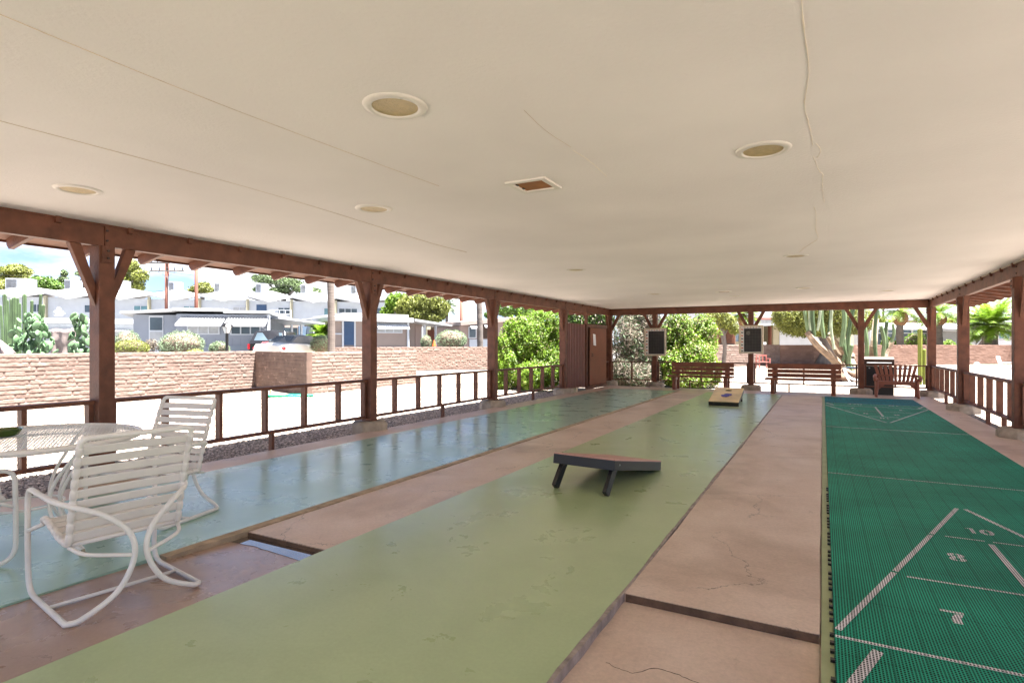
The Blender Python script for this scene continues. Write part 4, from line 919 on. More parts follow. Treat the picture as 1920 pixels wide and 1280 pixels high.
for i in range(8):
    x0, x1 = xs_[i], xs_[i+1]; z0_, z1_ = depth_at(x0), depth_at(x1)
    h = Front('townhouse', unit_words[i], 'townhouse', x0, z0_, x1, z1_, 'row of white townhouses'); Lx = h.L
    MB().box(0.01, Lx-.01, 0, 9, 0, 6.45).build('wall', M['white_paint'], h.t)
    zE = 6.78
    r = MB(); P_ = [(0, -.35, zE), (Lx/2, -1.5, zE-.62), (Lx, -.35, zE), (Lx, 9.3, zE+.05), (Lx/2, 9.3, zE+.8), (0, 9.3, zE+.05), (Lx/2, 1.2, zE+.72)]
    tp = [(x, y, z+.16) for x, y, z in P_]
    r.add(P_+tp, [(0, 6, 1), (1, 6, 2), (0, 5, 4, 6), (6, 4, 3, 2), (7, 8, 13), (8, 9, 13), (7, 13, 11, 12), (13, 9, 10, 11), (0, 1, 8, 7), (1, 2, 9, 8), (2, 3, 10, 9), (5, 0, 7, 12), (3, 4, 11, 10), (4, 5, 12, 11)])
    r.build('roof', M['roofwhite'], h.t)
    MB().box(-.13, .13, -.30, -.003, 0, 6.6).build('pilaster', M['cream'], h.t)
    a, b, kd = winf[i]; g_ = {'glass': M['glass'], 'dark': M['glass'], 'teal': M['tealglass'], 'light': M['lightglass'], 'trip': M['glass']}[kd]
    w0, w1 = a*Lx, min(b, .96)*Lx; f = MB(); zb, zt_ = 4.85, 5.72
    f.box(w0, w1, -.05, -.003, zb, zb+.06); f.box(w0, w1, -.05, -.003, zt_-.06, zt_); npn = 3 if kd == 'trip' else 2
    for j in range(npn+1): x = w0+(w1-w0-.06)*j/npn; f.box(x, x+.06, -.048, -.004, zb+.06, zt_-.06)
    fr = f.build('window', M['housetrim'], h.t); MB().box(w0+.01, w1-.01, -.02, -.006, zb+.01, zt_-.01).build('pane', g_, fr)
    if i == 5:
        xa, za = h.P(481, 571); xb, _ = h.P(500, 571); MB().box(xa, xb, -.05, -.003, za-1.0, za).build('blue_shade', M['blue'], h.t); MB().box(xa, xb, -.05, -.003, za-2.3, za-1.005).build('door', M['lightglass'], h.t)
        rl = MB(); xr0, zr0 = h.P(502, 581, -1.2); xr1, _ = h.P(546, 581, -1.2)
        for z in (zr0, zr0-.42, zr0-.85): rl.bar((xr0, -1.2, z), (xr1, -1.2, z), .06, .06)
        for j in range(5): x = xr0+(xr1-xr0)*j/4; rl.bar((x, -1.2, zr0), (x, -1.2, zr0-1.0), .06, .06, up=(0, 1, 0))
        rl.build('balcony_rail', M['housetrim'], h.t)
    if i == 7:
        xa, za = h.P(700, 568); MB().box(Lx*.62, Lx*.97, -.05, -.003, 4.8, 5.75).build('pane', M['glass'], h.t)
    # evaporative cooler on the roof: stands on it, a thing of its own
    if i != 7 or True:
        cxs = [40, 138, 230, 330, 415, 492, 575, 668][i]; c = gp(cxs, depth_at(cxs)+3.2); hz = 7.35; s2 = .62 if i else 1.2
        t = thing('roof_cooler', ['wide white roof cooler at far left among yellow trees', 'grey louvred roof cooler left of nearest post', 'pale roof cooler just right of nearest post', 'grey roof cooler right of the thick utility pole', 'grey roof cooler right of the thin brown pole', 'dark roof cooler above the blue door townhouse', 'grey roof cooler left of tall palm trunk', 'grey roof cooler right of the tall palm trunk'][i], 'roof cooler', (c.x, c.y, hz), math.atan2(uu.y, uu.x), 'coolers on the townhouse roofs', local=True)
        hh = 1.15; MB().box(-s2, s2, -.6, .6, .0, hh).build('casing', M['steel'] if i in (0, 2, 4, 6, 7) else M['greywall'], t, bevel=.03)
        lv_ = MB()
        for j in range(7): lv_.box(-s2*.9, -s2*.1, -.62, -.602, .15+j*.13, .21+j*.13)
        lv_.build('louvre', M['slate'], t)
        MB().box(-s2*.8, s2*.8, -.4, .4, -.75, -.002).build('roof_stand', M['steel'], t)
# lean-to roofs in front of the first townhouses
h = Front('white_outbuilding', 'low white outbuilding behind the tarp and prickly pears', 'outbuilding', 60, 47, 252, 50)
h.box('wall', M['white_paint'], 62, 250, 607, None, 0, 5); h.box('roof', M['roofwhite'], 58, 256, 597, 606, -.8, 6)
h.box('lower_canopy', M['roofwhite'], 60, 236, 618, 621, -2.5, -.01)
tv = thing('roof_turbine', 'small grey vent with pipe on the low white roof', 'roof vent', tuple(gp(110, 46.6, 590.0)), 0)
c = gp(110, 46.6, 592); MB().lathe([(.28, 0), (.33, .1), (.33, .38), (.15, .5), (.2, .6), (.05, .7)], tuple(c), 14).build('turbine', M['steel'], tv, smooth=True); MB().tube([c+Vector((.2, 0, .2)), c+Vector((.75, .1, .18))], .06, 8).build('pipe', M['steel'], tv)
# ---- grey mobile home with corrugated awnings
h = Front('grey_mobile_home', 'blue grey mobile home with white corrugated awnings and screen door', 'mobile home', 250, 29.5, 505, 31)
GH = h
x250, _ = h.P(250, 600); x336, z336 = h.P(336, 588); x425, _ = h.P(425, 588); x503, _ = h.P(503, 588)
MB().box(x250, x336, 0, 6, 0, h.P(300, 590)[1]).build('wall', M['greywall'], h.t)
MB().box(x336+.005, x503, -.45, 5.6, 0, h.P(420, 590)[1]).build('front_wall', M['greywall'], h.t)
MB().box(x336-.1, x425, -.75, 6.2, h.P(380, 583, -.75)[1], h.P(380, 577.5, -.75)[1]).build('main_roof', M['roofwhite'], h.t)
MB().box(x425+.005, x503+.2, -.75, 6.2, h.P(460, 587, -.75)[1], h.P(460, 582, -.75)[1]).build('right_roof', M['roofwhite'], h.t)
zr = h.P(300, 589)[1]; MB().hexa([(x250-.35, -.7, zr-.02), (x336-.11, -.7, zr+.12), (x336-.11, 6, zr+.12), (x250-.35, 6, zr-.6), (x250-.35, -.7, zr+.10), (x336-.11, -.7, zr+.26), (x336-.11, 6, zr+.26), (x250-.35, 6, zr-.48)]).build('left_roof', M['roofwhite'], h.t)
def awning(h, x0, x1, ytop, ybot, dw, out, nm='awning', m=None):
    xa, zt_ = h.P(x0, ytop, dw); xb, _ = h.P(x1, ytop, dw); _, zb = h.P((x0+x1)/2, ybot, dw-out); mb = MB(); n = max(6, int((xb-xa)/.14)); vs = []
    for i in range(2*n+1):
        x = xa+(xb-xa)*i/(2*n); k = .035 if i % 2 else 0; vs += [(x, dw-.004, zt_+k), (x, dw-out, zb+k), (x, dw-.004, zt_+k-.02), (x, dw-out, zb+k-.02)]
    fs = []
    for i in range(2*n): q = 4*i; fs += [(q, q+1, q+5, q+4), (q+2, q+6, q+7, q+3), (q+1, q+3, q+7, q+5), (q, q+4, q+6, q+2)]
    mb.add(vs, fs).build(nm, m or M['roofwhite'], h.t)
    MB().box(xa, xb, dw-out-.02, dw-out, zb-.09, zb-.022).build('awning_edge', m or M['roofwhite'], h.t)
awning(h, 340, 424, 594, 608, -.453, 1.0); awning(h, 428, 504, 594, 609, -.453, 1.0)
h.window(351, 412, 610.5, 627, M['lightglass'], 3, -.455); h.window(432, 489, 610.5, 628, M['glass'], 3, -.455)
f = h.box('door_frame', M['housetrim'], 279, 306, 592, None, -.05, -.003); h.box('screen_panel', M['glass'], 281, 304, 595, 619, -.07, -.052); h.box('lower_panel', M['lightglass'], 281, 304, 622, 640, -.07, -.052)
h.box('skirt', mat('pale_blue_skirting', (.25, .29, .34), .7, .05, 2), 338, 503, 648, None, -.50, -.455)
q = MB(); 
for x in np.arange(x336+.2, x503, .41): q.box(x, x+.015, -.458, -.4505, .5, h.P(400, 630, -.455)[1]-.1)
q.build('siding_groove', mat('siding_groove_shadow', (.20, .20, .24), .8, 0), h.t)
fr_ = h.box('corner_post', M['housetrim'], 501, 506, 590, None, -.56, -.46)
q = MB()
for i in range(5):
    p_ = h.P(494, 614+i*3.2, -.46); q.blob((p_[0]-.03+(i % 2)*.12, -.475, p_[1]), (.07, .012, .05), 8, 5)
q.build('house_number', M['housetrim'], h.t)
# carport behind it
cp = Front('carport', 'flat metal carport roof on thin posts beside the grey mobile home', 'carport', 503, 31.5, 590, 33.5)
xa, za = cp.P(503, 594.5, 0); xb, zb = cp.P(590, 606, -.0)
MB().hexa([(xa, -1.2, za-.12), (xb, -1.2, zb-.10), (xb+.2, 7.5, zb+.02), (xa, 7.5, za-.25), (xa, -1.2, za), (xb, -1.2, zb), (xb+.2, 7.5, zb+.14), (xa, 7.5, za-.1)]).build('roof', M['steel'], cp.t)
for px_, d in ((517, 2), (547, 0), (565, 0), (585, 3)):
    xq, _ = cp.P(px_, 620, d); MB().box(xq-.05, xq+.05, d-.05, d+.05, 0, zb-.1).build('post', M['housetrim'], cp.t)
cp.box('blue_screen_wall', mat('blue_screen_wall', (.10, .15, .22), .8, .1, 3), 560, 586, 612, None, 4, 4.1); cp.box('white_side_wall', M['white_paint'], 586.5, 595, 611, None, 3.2, 4.6)
cp.box('back_wall', M['beigewall'], 505, 560, 604, None, 6.8, 7.0); cp.box('dark_screen', M['glass'], 531, 558, 614, 640, 6.6, 6.78)
# ---- vehicles under the carport
def wheel(t, x, y, r, w):
    o = MB().tube([(x-w/2, y, r), (x+w/2, y, r)], r, 18).build('wheel', M['tyre'], t, bevel=.02)
    for s_ in (-1, 1): MB().tube([(x+s_*(w/2+.001), y, r), (x+s_*(w/2+.012), y, r)], r*.58, 14).build('rim', M['steel'], o)
def loft(secs):      # list of (y, [(x,z)...]) half profiles mirrored
    mb = MB(); n = len(secs[0][1])*2; vs = []
    for y, pr in secs:
        pr = [(x, z) for x, z in pr]; vs += [(x, y, z) for x, z in pr]+[(-x, y, z) for x, z in pr[::-1]]
    fs = [tuple(range(n))[::-1], tuple((len(secs)-1)*n+i for i in range(n))]
    for i in range(len(secs)-1):
        for j in range(n): a = i*n+j; b = i*n+(j+1) % n; fs.append((a, b, b+n, a+n))
    return mb.add(vs, fs)
c = gp(556, 27.5); cv = thing('white_convertible', 'white convertible car with grey soft top seen from behind', 'car', (c.x, c.y, .332), YAW+R(-14), local=True)
loft([(-2.15, [(.0, .32), (.70, .34), (.78, .62), (.66, .90), (.0, .97)]), (-1.9, [(.0, .22), (.84, .24), (.90, .66), (.80, .99), (.0, 1.05)]), (-1.2, [(.0, .2), (.88, .22), (.92, .70), (.83, 1.03), (.0, 1.10)]), (1.0, [(.0, .2), (.88, .22), (.92, .66), (.82, .93), (.0, .98)]), (2.0, [(.0, .24), (.80, .26), (.86, .55), (.72, .76), (.0, .82)])]).build('body', M['carwhite'], cv, smooth=False, bevel=.05)
loft([(-1.30, [(.0, 1.04), (.66, 1.03), (.64, 1.06), (.0, 1.09)]), (-.75, [(.0, 1.0), (.74, 1.0), (.60, 1.36), (.0, 1.42)]), (.35, [(.0, .98), (.74, .98), (.60, 1.38), (.0, 1.44)]), (1.0, [(.0, .95), (.74, .95), (.70, .98), (.0, 1.0)])]).build('soft_top', M['greyfabric'], cv, bevel=.03)
MB().hexa([(-.52, -1.21, 1.13), (.52, -1.21, 1.13), (.52, -1.19, 1.14), (-.52, -1.19, 1.14), (-.46, -.83, 1.375), (.46, -.83, 1.375), (.46, -.81, 1.36), (-.46, -.81, 1.36)]).build('rear_window', M['glass'], cv)
for s_ in (-1, 1): MB().blob((s_*.70, -2.02, .78), (.14, .10, .10), 12, 8).build('tail_lamp', M['tail'], cv, smooth=True)
MB().box(-.25, .25, -2.175, -2.155, .48, .60).build('number_plate', M['paper'], cv)
MB().box(-.10, .10, -2.11, -2.09, .86, .89).build('badge', M['steel'], cv)
for x_ in (-.80, .80):
    for y_ in (-1.35, 1.3): wheel(cv, x_, y_, .31, .2)
c = gp(523, 30.0); sv = thing('black_hatchback', 'black boxy car parked left of white convertible under the carport', 'car', (c.x, c.y, .332), YAW+R(8), local=True)
loft([(-2.2, [(.0, .35), (.80, .37), (.86, .9), (.84, 1.05), (.0, 1.07)]), (-2.0, [(.0, .25), (.90, .27), (.95, .9), (.90, 1.1), (.0, 1.12)]), (1.2, [(.0, .25), (.90, .27), (.95, .8), (.88, 1.05), (.0, 1.1)]), (2.2, [(.0, .3), (.82, .32), (.86, .7), (.78, .9), (.0, .96)])]).build('body', M['carblack'], sv, bevel=.05)
loft([(-2.02, [(.0, 1.08), (.86, 1.08), (.84, 1.12), (.0, 1.14)]), (-1.65, [(.0, 1.08), (.86, 1.08), (.70, 1.62), (.0, 1.68)]), (.4, [(.0, 1.08), (.86, 1.08), (.70, 1.64), (.0, 1.70)]), (1.2, [(.0, 1.04), (.82, 1.04), (.78, 1.08), (.0, 1.1)])]).build('cabin', M['carblack'], sv, bevel=.04)
MB().hexa([(-.66, -2.0, 1.17), (.66, -2.0, 1.17), (.66, -1.97, 1.17), (-.66, -1.97, 1.17), (-.58, -1.72, 1.55), (.58, -1.72, 1.55), (.58, -1.69, 1.55), (-.58, -1.69, 1.55)]).build('rear_window', M['glass'], sv)
for s_ in (-1, 1): MB().box(s_*.84-.06, s_*.84+.06, -2.2, -2.05, .75, 1.0).build('tail_lamp', M['tail'], sv)
for x_ in (-.85, .85):
    for y_ in (-1.4, 1.4): wheel(sv, x_, y_, .34, .22)
c = gp(509, 27.8); bn = thing('wheelie_bin', 'faded maroon wheeled bin beside the black car', 'bin', (c.x, c.y, .332), YAW, local=True)
MB().hexa([(-.25, -.28, .08), (.25, -.28, .08), (.25, .28, .08), (-.25, .28, .08), (-.32, -.36, 1.0), (.32, -.36, 1.0), (.32, .36, 1.0), (-.32, .36, 1.0)]).build('bin_body', M['bin'], bn, bevel=.03)
MB().hexa([(-.35, -.40, 1.003), (.35, -.40, 1.003), (.35, .38, 1.003), (-.35, .38, 1.003), (-.30, -.32, 1.10), (.30, -.32, 1.10), (.30, .34, 1.12), (-.30, .34, 1.12)]).build('lid', M['bin'], bn, bevel=.02)
for s_ in (-1, 1): MB().tube([(s_*.24, .30, .1), (s_*.30, .30, .1)], .1, 14).build('wheel', M['tyre'], bn)
# ---- beige mobile home with blue door, its lean-to and the homes right of it
h = Front('beige_mobile_home', 'beige mobile home with dark blue door seen past second post', 'mobile home', 626, 35, 767, 38)
xa, _ = h.P(626, 600); xb, zt_ = h.P(767, 600)
MB().box(xa, xb, 0, 6, 0, h.P(700, 601)[1]).build('wall', M['beigewall'], h.t)
MB().box(xa-.2, xb+.1, -.5, 6.3, h.P(700, 603, -.5)[1], h.P(700, 594, -.5)[1]).build('roof', M['roofwhite'], h.t, bevel=.03)
h.box('raised_roof', M['roofwhite'], 643, 766, 588, 593.8, -.35, 5.5)
h.box('blue_door', M['blue'], 645, 664, 600, 647, -.05, -.003); h.box('door_trim', M['housetrim'], 641.5, 644.8, 600, 650, -.06, -.003); h.box('door_trim', M['housetrim'], 664.2, 667, 600, 650, -.06, -.003)
h.box('chair_rail', M['housetrim'], 627, 641, 624.5, 627, -.05, -.003); h.box('skirt', M['white_paint'], 627, 766, 650, None, -.06, -.003)
h.window(705, 754, 615, 624.5, M['lightglass'], 3); awning(h, 703, 762, 604.5, 614, -.003, .5, m=M['white_paint'])
h.box('corner_post', M['housetrim'], 763.5, 767.5, 602, None, -.12, -.07)
h = Front('lean_to', 'open tan lean-to with storage door right of beige home', 'lean-to', 768, 38.5, 838, 42)
xa, za = h.P(768, 598); xb, zb = h.P(838, 609)
MB().hexa([(xa, -.5, za-.15), (xb, -.5, zb-.12), (xb, 5, zb-.1), (xa, 5, za-.1), (xa, -.5, za), (xb, -.5, zb), (xb, 5, zb+.05), (xa, 5, za+.05)]).build('roof', M['roofwhite'], h.t)
h.box('storage_wall', M['beigewall'], 769, 791, 606, None, .8, 3.0); h.box('storage_door', M['pinkwall'], 779, 789, 610, None, .75, .795)
h.box('back_fence', M['cream'], 800, 838, 611, None, 3.5, 3.6)
for px_ in (797, 818): 
    xq, _ = h.P(px_, 620); MB().box(xq-.06, xq+.06, .0, .12, 0, (za+zb)/2-.2).build('post', M['housetrim'], h.t)
h.box('brown_gate', M['pole'], 803, 815, 618, None, .9, 1.0)
h = Front('timber_screen_fence', 'weathered grey board fence between the two tan homes', 'fence', 818, 46, 862, 46); h.box('board', M['lightglass'], 818, 862, 606, None, 0, .1); q = MB()
for px_ in np.arange(820, 862, 3.0): xq, zq = h.P(px_, 606, 0); q.box(xq, xq+.04, -.02, -.002, .2, zq-.1)
q.build('batten', M['steel'], h.t)
h = Front('tan_mobile_home', 'tan mobile home with tilted window awnings right of green shrub', 'mobile home', 862, 41, 1010, 44)
xa, za = h.P(858, 603); xb, zb = h.P(1010, 590); x9, z9 = h.P(925, 600)
MB().hexa([(h.P(862, 610)[0], 0, 0), (xb, 0, 0), (xb, 6, 0), (h.P(862, 610)[0], 6, 0), (h.P(862, 610)[0], 0, za-.3), (xb, 0, zb-.3), (xb, 6, zb-.3), (h.P(862, 610)[0], 6, za-.3)]).build('wall', M['pinkwall'], h.t)
MB().hexa([(xa, -.6, za-.29), (xb+.3, -.6, zb-.29), (xb+.3, 6, zb-.28), (xa, 6, za-.28), (xa, -.6, za-.02), (xb+.3, -.6, zb-.02), (xb+.3, 6, zb+.05), (xa, 6, za+.05)]).build('roof', M['beigewall'], h.t)
h.box('dark_window', M['glass'], 944, 952, 602, 641, -.05, -.003); h.box('window_panel', M['darkbrown'], 905, 918, 604, 634, -.05, -.003); h.window(878, 893, 612, 634, M['glass'], 1)
awning(h, 876, 892, 603, 614, -.003, .7); awning(h, 902, 919, 602, 612, -.003, .7); h.box('skirt', M['white_paint'], 880, 1008, 636, None, -.06, -.053)
h.box('side_window', M['glass'], 962, 990, 600, 618, -.05, -.003)
# ================================================================== POLES, LANTERN, WIRES
pl = thing('utility_pole', 'thick brown utility pole with crossarms and transformer arm', 'utility pole', tuple(gp(313, 52, None, GZ)), 0)
c = gp(313, 52); top_ = gp(313, 52, 440).z
MB().tube([(c.x, c.y, GZ), (c.x, c.y, top_)], [.20, .15], 12).build('pole_shaft', M['pole'], pl, smooth=True)
MB().tube([(c.x+.24, c.y, GZ), (c.x+.24, c.y, gp(0, 52, 520).z)], .05, 8).build('conduit', M['steel'], pl)
for py, l0, l1 in ((508, 281, 345), (493, 272, 318), (478, 285, 340)):
    a, b = gp(l0, 51.6, py), gp(l1, 51.9, py); cr_ = MB().bar(a, b, .10, .12).build('crossarm', M['bark'], pl)
    for k in np.linspace(.05, .95, 5):
        p_ = a.lerp(b, k); MB().lathe([(.03, .06), (.05, .1), (.03, .2), (.06, .24), (.02, .34)], tuple(p_), 8).build('insulator', M['slate'], cr_, smooth=True)
for s_ in (-1, 1): MB().bar(gp(313+s_*18, 51.8, 508), gp(313, 51.8, 520), .04, .04).build('arm_brace', M['steel'], pl)
c = gp(368, 50); p2 = MB().tube([(c.x, c.y, GZ), (c.x, c.y, gp(368, 50, 440).z)], [.16, .13], 10).build('utility_pole', M['pole'], smooth=True); tag(p2, 'thin plain reddish pole right of the crossarm pole', 'utility pole')
c = gp(865, 48); p3 = MB().tube([(c.x, c.y, GZ), (c.x, c.y, gp(865, 48, 540).z)], .14, 10).build('utility_pole', M['pole'], smooth=True); tag(p3, 'brown pole standing before the sky left of slim palm trunk', 'utility pole')
def wire(pts, r, label):
    P = []
    for (x0, y0, z0_), (x1, y1, z1_) in zip(pts[:-1], pts[1:]):
        a, b = gp(x0, z0_, y0), gp(x1, z1_, y1)
        for i in range(12): t = i/12; p = a.lerp(b, t); p.z -= .25*4*t*(1-t); P.append(p)
    P.append(b); tag(MB().tube(P, r, 5).build('power_line', M['slate']), label, 'power line')
wire([(-20, 541, 54), (313, 545, 52), (720, 557, 56)], .018, 'long dark cable crossing in front of the townhouse roofs')
wire([(-20, 515, 56), (300, 508, 52), (860, 560, 48)], .014, 'upper thin cable running from the crossarm pole')
c = gp(425.5, 22.0); lm = thing('lantern_post', 'black garden lantern on post between the two grey home windows', 'lantern', (c.x, c.y, GZ))
zt_ = gp(0, 22, 603).z
MB().tube([(c.x, c.y, GZ), (c.x, c.y, gp(0, 22, 624).z)], .055, 10).build('lamp_post', M['black'], lm)
MB().lathe([(.10, gp(0, 22, 624.5).z), (.17, gp(0, 22, 613).z)], (c.x, c.y, 0), 4, ph=math.pi/4).build('lamp_glass', M['lamp_glass'], lm)
MB().lathe([(.24, gp(0, 22, 612.6).z), (.16, gp(0, 22, 607).z), (.03, gp(0, 22, 604.5).z), (.02, zt_)], (c.x, c.y, 0), 8).build('lamp_roof', M['black'], lm)
for a in (45, 135, 225, 315): MB().bar((c.x+.10*math.cos(R(a)), c.y+.10*math.sin(R(a)), gp(0, 22, 624.5).z), (c.x+.175*math.cos(R(a)), c.y+.175*math.sin(R(a)), gp(0, 22, 612.8).z), .015, .015).build('lamp_bar', M['black'], lm)
# ================================================================== PLANTS AND TREES
def tree(name, label, cat, zc, blobs, n, size, m, trunk=None, group=None, aspect=2.0, sub=.25, depth=1.0, seed=1, barkm=None, **kw):
    """blobs: photo ellipses (px, py, rx, ry) at depth zc (optional 5th: extra depth)"""
    cl = []
    for b in blobs:
        z_ = zc+(b[4] if len(b) > 4 else 0); c = gp(b[0], z_, b[1]); rx, ry = b[2]*z_/F, b[3]*z_/F; cl.append((c.x, c.y, c.z, rx, rx*depth, ry))
    bx = trunk[0] if trunk else blobs[0][0]; c = gp(bx, zc); t = thing(name, label, cat, (c.x, c.y, GZ), 0, group)
    foliage('crown', m, t, cl, n, size, aspect=aspect, sub=sub, seed=seed, **kw)
    if trunk:
        px_, pyt, r = trunk; ztop = gp(px_, zc, pyt).z; mb = MB(); g = random.Random(seed)
        P = spline([(c.x, c.y, GZ), (c.x+r, c.y, (GZ+ztop)/2), (c.x, c.y, ztop)], 4); mb.tube(P, [r*(1.15-.5*i/len(P)) for i in range(len(P))], 9)
        for k in cl[:6]: mb.tube(spline([(c.x, c.y, GZ+(ztop-GZ)*g.uniform(.55, .95)), ((c.x+k[0])/2, (c.y+k[1])/2, (ztop+k[2])/2), (k[0], k[1], k[2]+.1)], 4), [r*.5]*3+[r*.35]*3+[r*.2]*3, 6)
        mb.build('trunk', barkm or M['bark'], t, smooth=True)
    return t
# skyline trees on the left
G_ = 'trees behind the townhouses'
tree('pine_tree', 'yellow green umbrella pine at far left of skyline', 'tree', 84, [(30, 508, 27, 9), (15, 520, 16, 8), (42, 519, 16, 6), (32, 500, 15, 5)], 5200, .34, M['leafyellow'], (30, 512, .35), G_, seed=2, shell=.2)
tree('broadleaf_tree', 'wide low yellow green tree mass above first white roof', 'tree', 80, [(15, 537, 32, 13), (55, 535, 26, 14), (-15, 535, 25, 14)], 6500, .36, M['leafyellow'], (20, 540, .35), G_, seed=3, shell=.3)
tree('broadleaf_tree', 'bushier green tree left of the slim dark conifer', 'tree', 78, [(85, 533, 24, 14), (70, 525, 13, 8), (103, 538, 14, 10)], 5200, .34, M['leaf'], (85, 540, .3), G_, seed=4, shell=.3)
tree('conifer_tree', 'slim dark conifer against the white cloud', 'tree', 86, [(120, 512, 6, 7), (119, 524, 9, 7), (121, 536, 10, 8), (128, 530, 8, 3)], 2600, .32, M['leafpine'], (120, 508, .22), G_, seed=5, shell=.1)
tree('conifer_tree', 'loose conifer half hidden by the nearest pavilion post', 'tree', 82, [(152, 513, 11, 4), (160, 528, 10, 6), (148, 540, 10, 5), (172, 520, 12, 10)], 2200, .32, M['leafpine'], (160, 510, .25), G_, seed=6, shell=.1)
tree('pine_tree', 'tall feathery pine right of the nearest pavilion post', 'tree', 70, [(248, 500, 14, 14), (262, 517, 15, 13), (240, 528, 14, 13), (258, 537, 13, 9), (235, 505, 9, 16)], 6500, .28, M['leafyellow'], (248, 500, .3), G_, seed=7, shell=.15)
tree('broadleaf_tree', 'round yellow green tree behind the thin brown pole', 'tree', 82, [(378, 541, 20, 9), (366, 546, 14, 6), (392, 546, 13, 6), (383, 533, 10, 5)], 3600, .34, M['leafyellow'], (378, 545, .3), G_, seed=8, shell=.25)
tree('pine_tree', 'broad deep green pine above the blue door townhouse', 'tree', 72, [(500, 524, 24, 10), (540, 530, 26, 12), (487, 543, 14, 7), (565, 540, 20, 10), (525, 545, 22, 7), (592, 547, 12, 9), (478, 520, 8, 6)], 9500, .27, M['leafpine'], (530, 530, .35), G_, seed=9, shell=.12)
tree('broadleaf_tree', 'dense bright green tree at the end of the townhouse row', 'tree', 60, [(738, 568, 16, 18), (728, 585, 14, 12), (752, 560, 12, 10)], 5000, .26, M['leafbright'], (738, 575, .3), None, seed=10, shell=.35)
tree('broadleaf_tree', 'large drooping olive green tree above the tan lean-to', 'tree', 54, [(770, 572, 26, 22), (800, 565, 28, 22), (828, 578, 16, 20), (785, 590, 28, 12), (812, 596, 22, 10), (755, 580, 14, 16)], 15000, .24, M['leafyellow'], (797, 590, .4), None, seed=11, shell=.2, droop=.8)
tree('broadleaf_tree', 'green tree line above the tan home roof', 'tree', 75, [(950, 578, 28, 16), (985, 582, 26, 14), (918, 590, 12, 8), (1020, 580, 26, 16), (1060, 578, 28, 16)], 9000, .32, M['leaf'], (960, 590, .3), None, seed=12, shell=.3)
sap = thing('bare_sapling', 'leafless grey sapling above the board fence', 'sapling', tuple(gp(856, 45, None, GZ)), 0)
mb = MB(); b0 = gp(856, 45, 612)
mb.tube([gp(856, 45, None, GZ), b0], .05, 6)
for k in range(9):
    e = gp(856+random.uniform(-9, 9), 45, random.uniform(590, 606)); mb.tube(spline([b0, b0.lerp(e, .5)+Vector((random.uniform(-.1, .1), 0, 0)), e], 3), [.03, .02, .015, .012, .01, .008, .006], 5)
mb.build('branch', M['bark'], sap)
# clipped silvery shrubs
def shrub(label, px_, py0, py1, rx, zc, m='leafgrey', n=5200, size=.055, seed=1, group='clipped round shrubs', dx=0, lobes=3):
    ground = GZ; c = gp(px_, zc); t = thing('round_shrub', label, 'shrub', (c.x, c.y, GZ), 0, group)
    zt_, zb = gp(px_, zc, py0).z, max(gp(px_, zc, py1).z, GZ); cz = (zt_+zb)/2; r = rx*zc/F; h = (zt_-zb)/2; g = random.Random(seed)
    cl = [(c.x, c.y, cz, r, r*.9, h)]
    for k in range(lobes): a = g.uniform(0, 6.28); cl.append((c.x+cs*r*.42*math.cos(a), c.y+.3*r*math.sin(a), cz+h*g.uniform(-.25, .25), r*.6, r*.6, h*.72))
    foliage('foliage', M[m], t, cl, n, size, aspect=2.4, shell=.80, sub=.10, seed=seed)
    q = MB().blob((c.x, c.y, cz), (r*.80, r*.72, h*.80), 16, 10, jit=.2, seed=seed).build('inner_twigs', M['twig'], t, smooth=True)
    mb = MB()
    for k in range(5): mb.tube([(c.x, c.y, GZ), (c.x+g.uniform(-.5, .5)*r, c.y+g.uniform(-.4, .4)*r, cz)], .03, 6)
    mb.build('stem', M['twig'], t)
    return t
shrub('tall silvery dome shrub just right of nearest post, behind the flatter one', 238, 618, 672, 25, 24, seed=1)
shrub('flatter yellow tinted shrub in front of the silvery dome', 246, 636, 668, 33, 22, 'leafyellow', seed=2)
shrub('largest wide dome shrub in front of the screen door', 341, 619.5, 672, 42, 23, n=9500, size=.06, seed=3)
shrub('low bright tuft at the right foot of the largest dome shrub', 366, 654, 668, 17, 22, 'leafyellow', 1500, seed=4)
shrub('small round grey shrub left of the black lantern', 412, 639.5, 670, 20, 22.5, n=3600, seed=5)
shrub('shrub between white convertible and tall palm trunk', 604, 627, 664, 24, 27, n=5600, seed=6)
shrub('small upright clipped shrub on the block wall, left of pair', 799, 627.5, 655, 11.5, 34, n=2800, seed=7, lobes=2)
def wide():
    t = shrub('widest shrub overhanging the long block wall right of centre', 846, 617.5, 654, 31, 35.4, n=8500, size=.07, seed=8); return t
wide()
t = thing('dry_shrub', 'sparse dry twiggy shrub between dome shrubs by the wall', 'shrub', tuple(gp(284, 22.5, None, GZ)), 0)
c = gp(284, 22.5, 648); foliage('foliage', M['leafdry'], t, [(c.x, c.y, c.z, .3, .3, .28)], 900, .07, shell=.2, seed=3)
tag(MB().lathe([(.13, 0), (.04, .35), (.03, .36)], tuple(gp(814, 34.5, None, gp(0, 34.5, 649).z)), 10).build('garden_cone', M['orange']), 'tiny orange cone ornament between two clipped shrubs', 'cone')
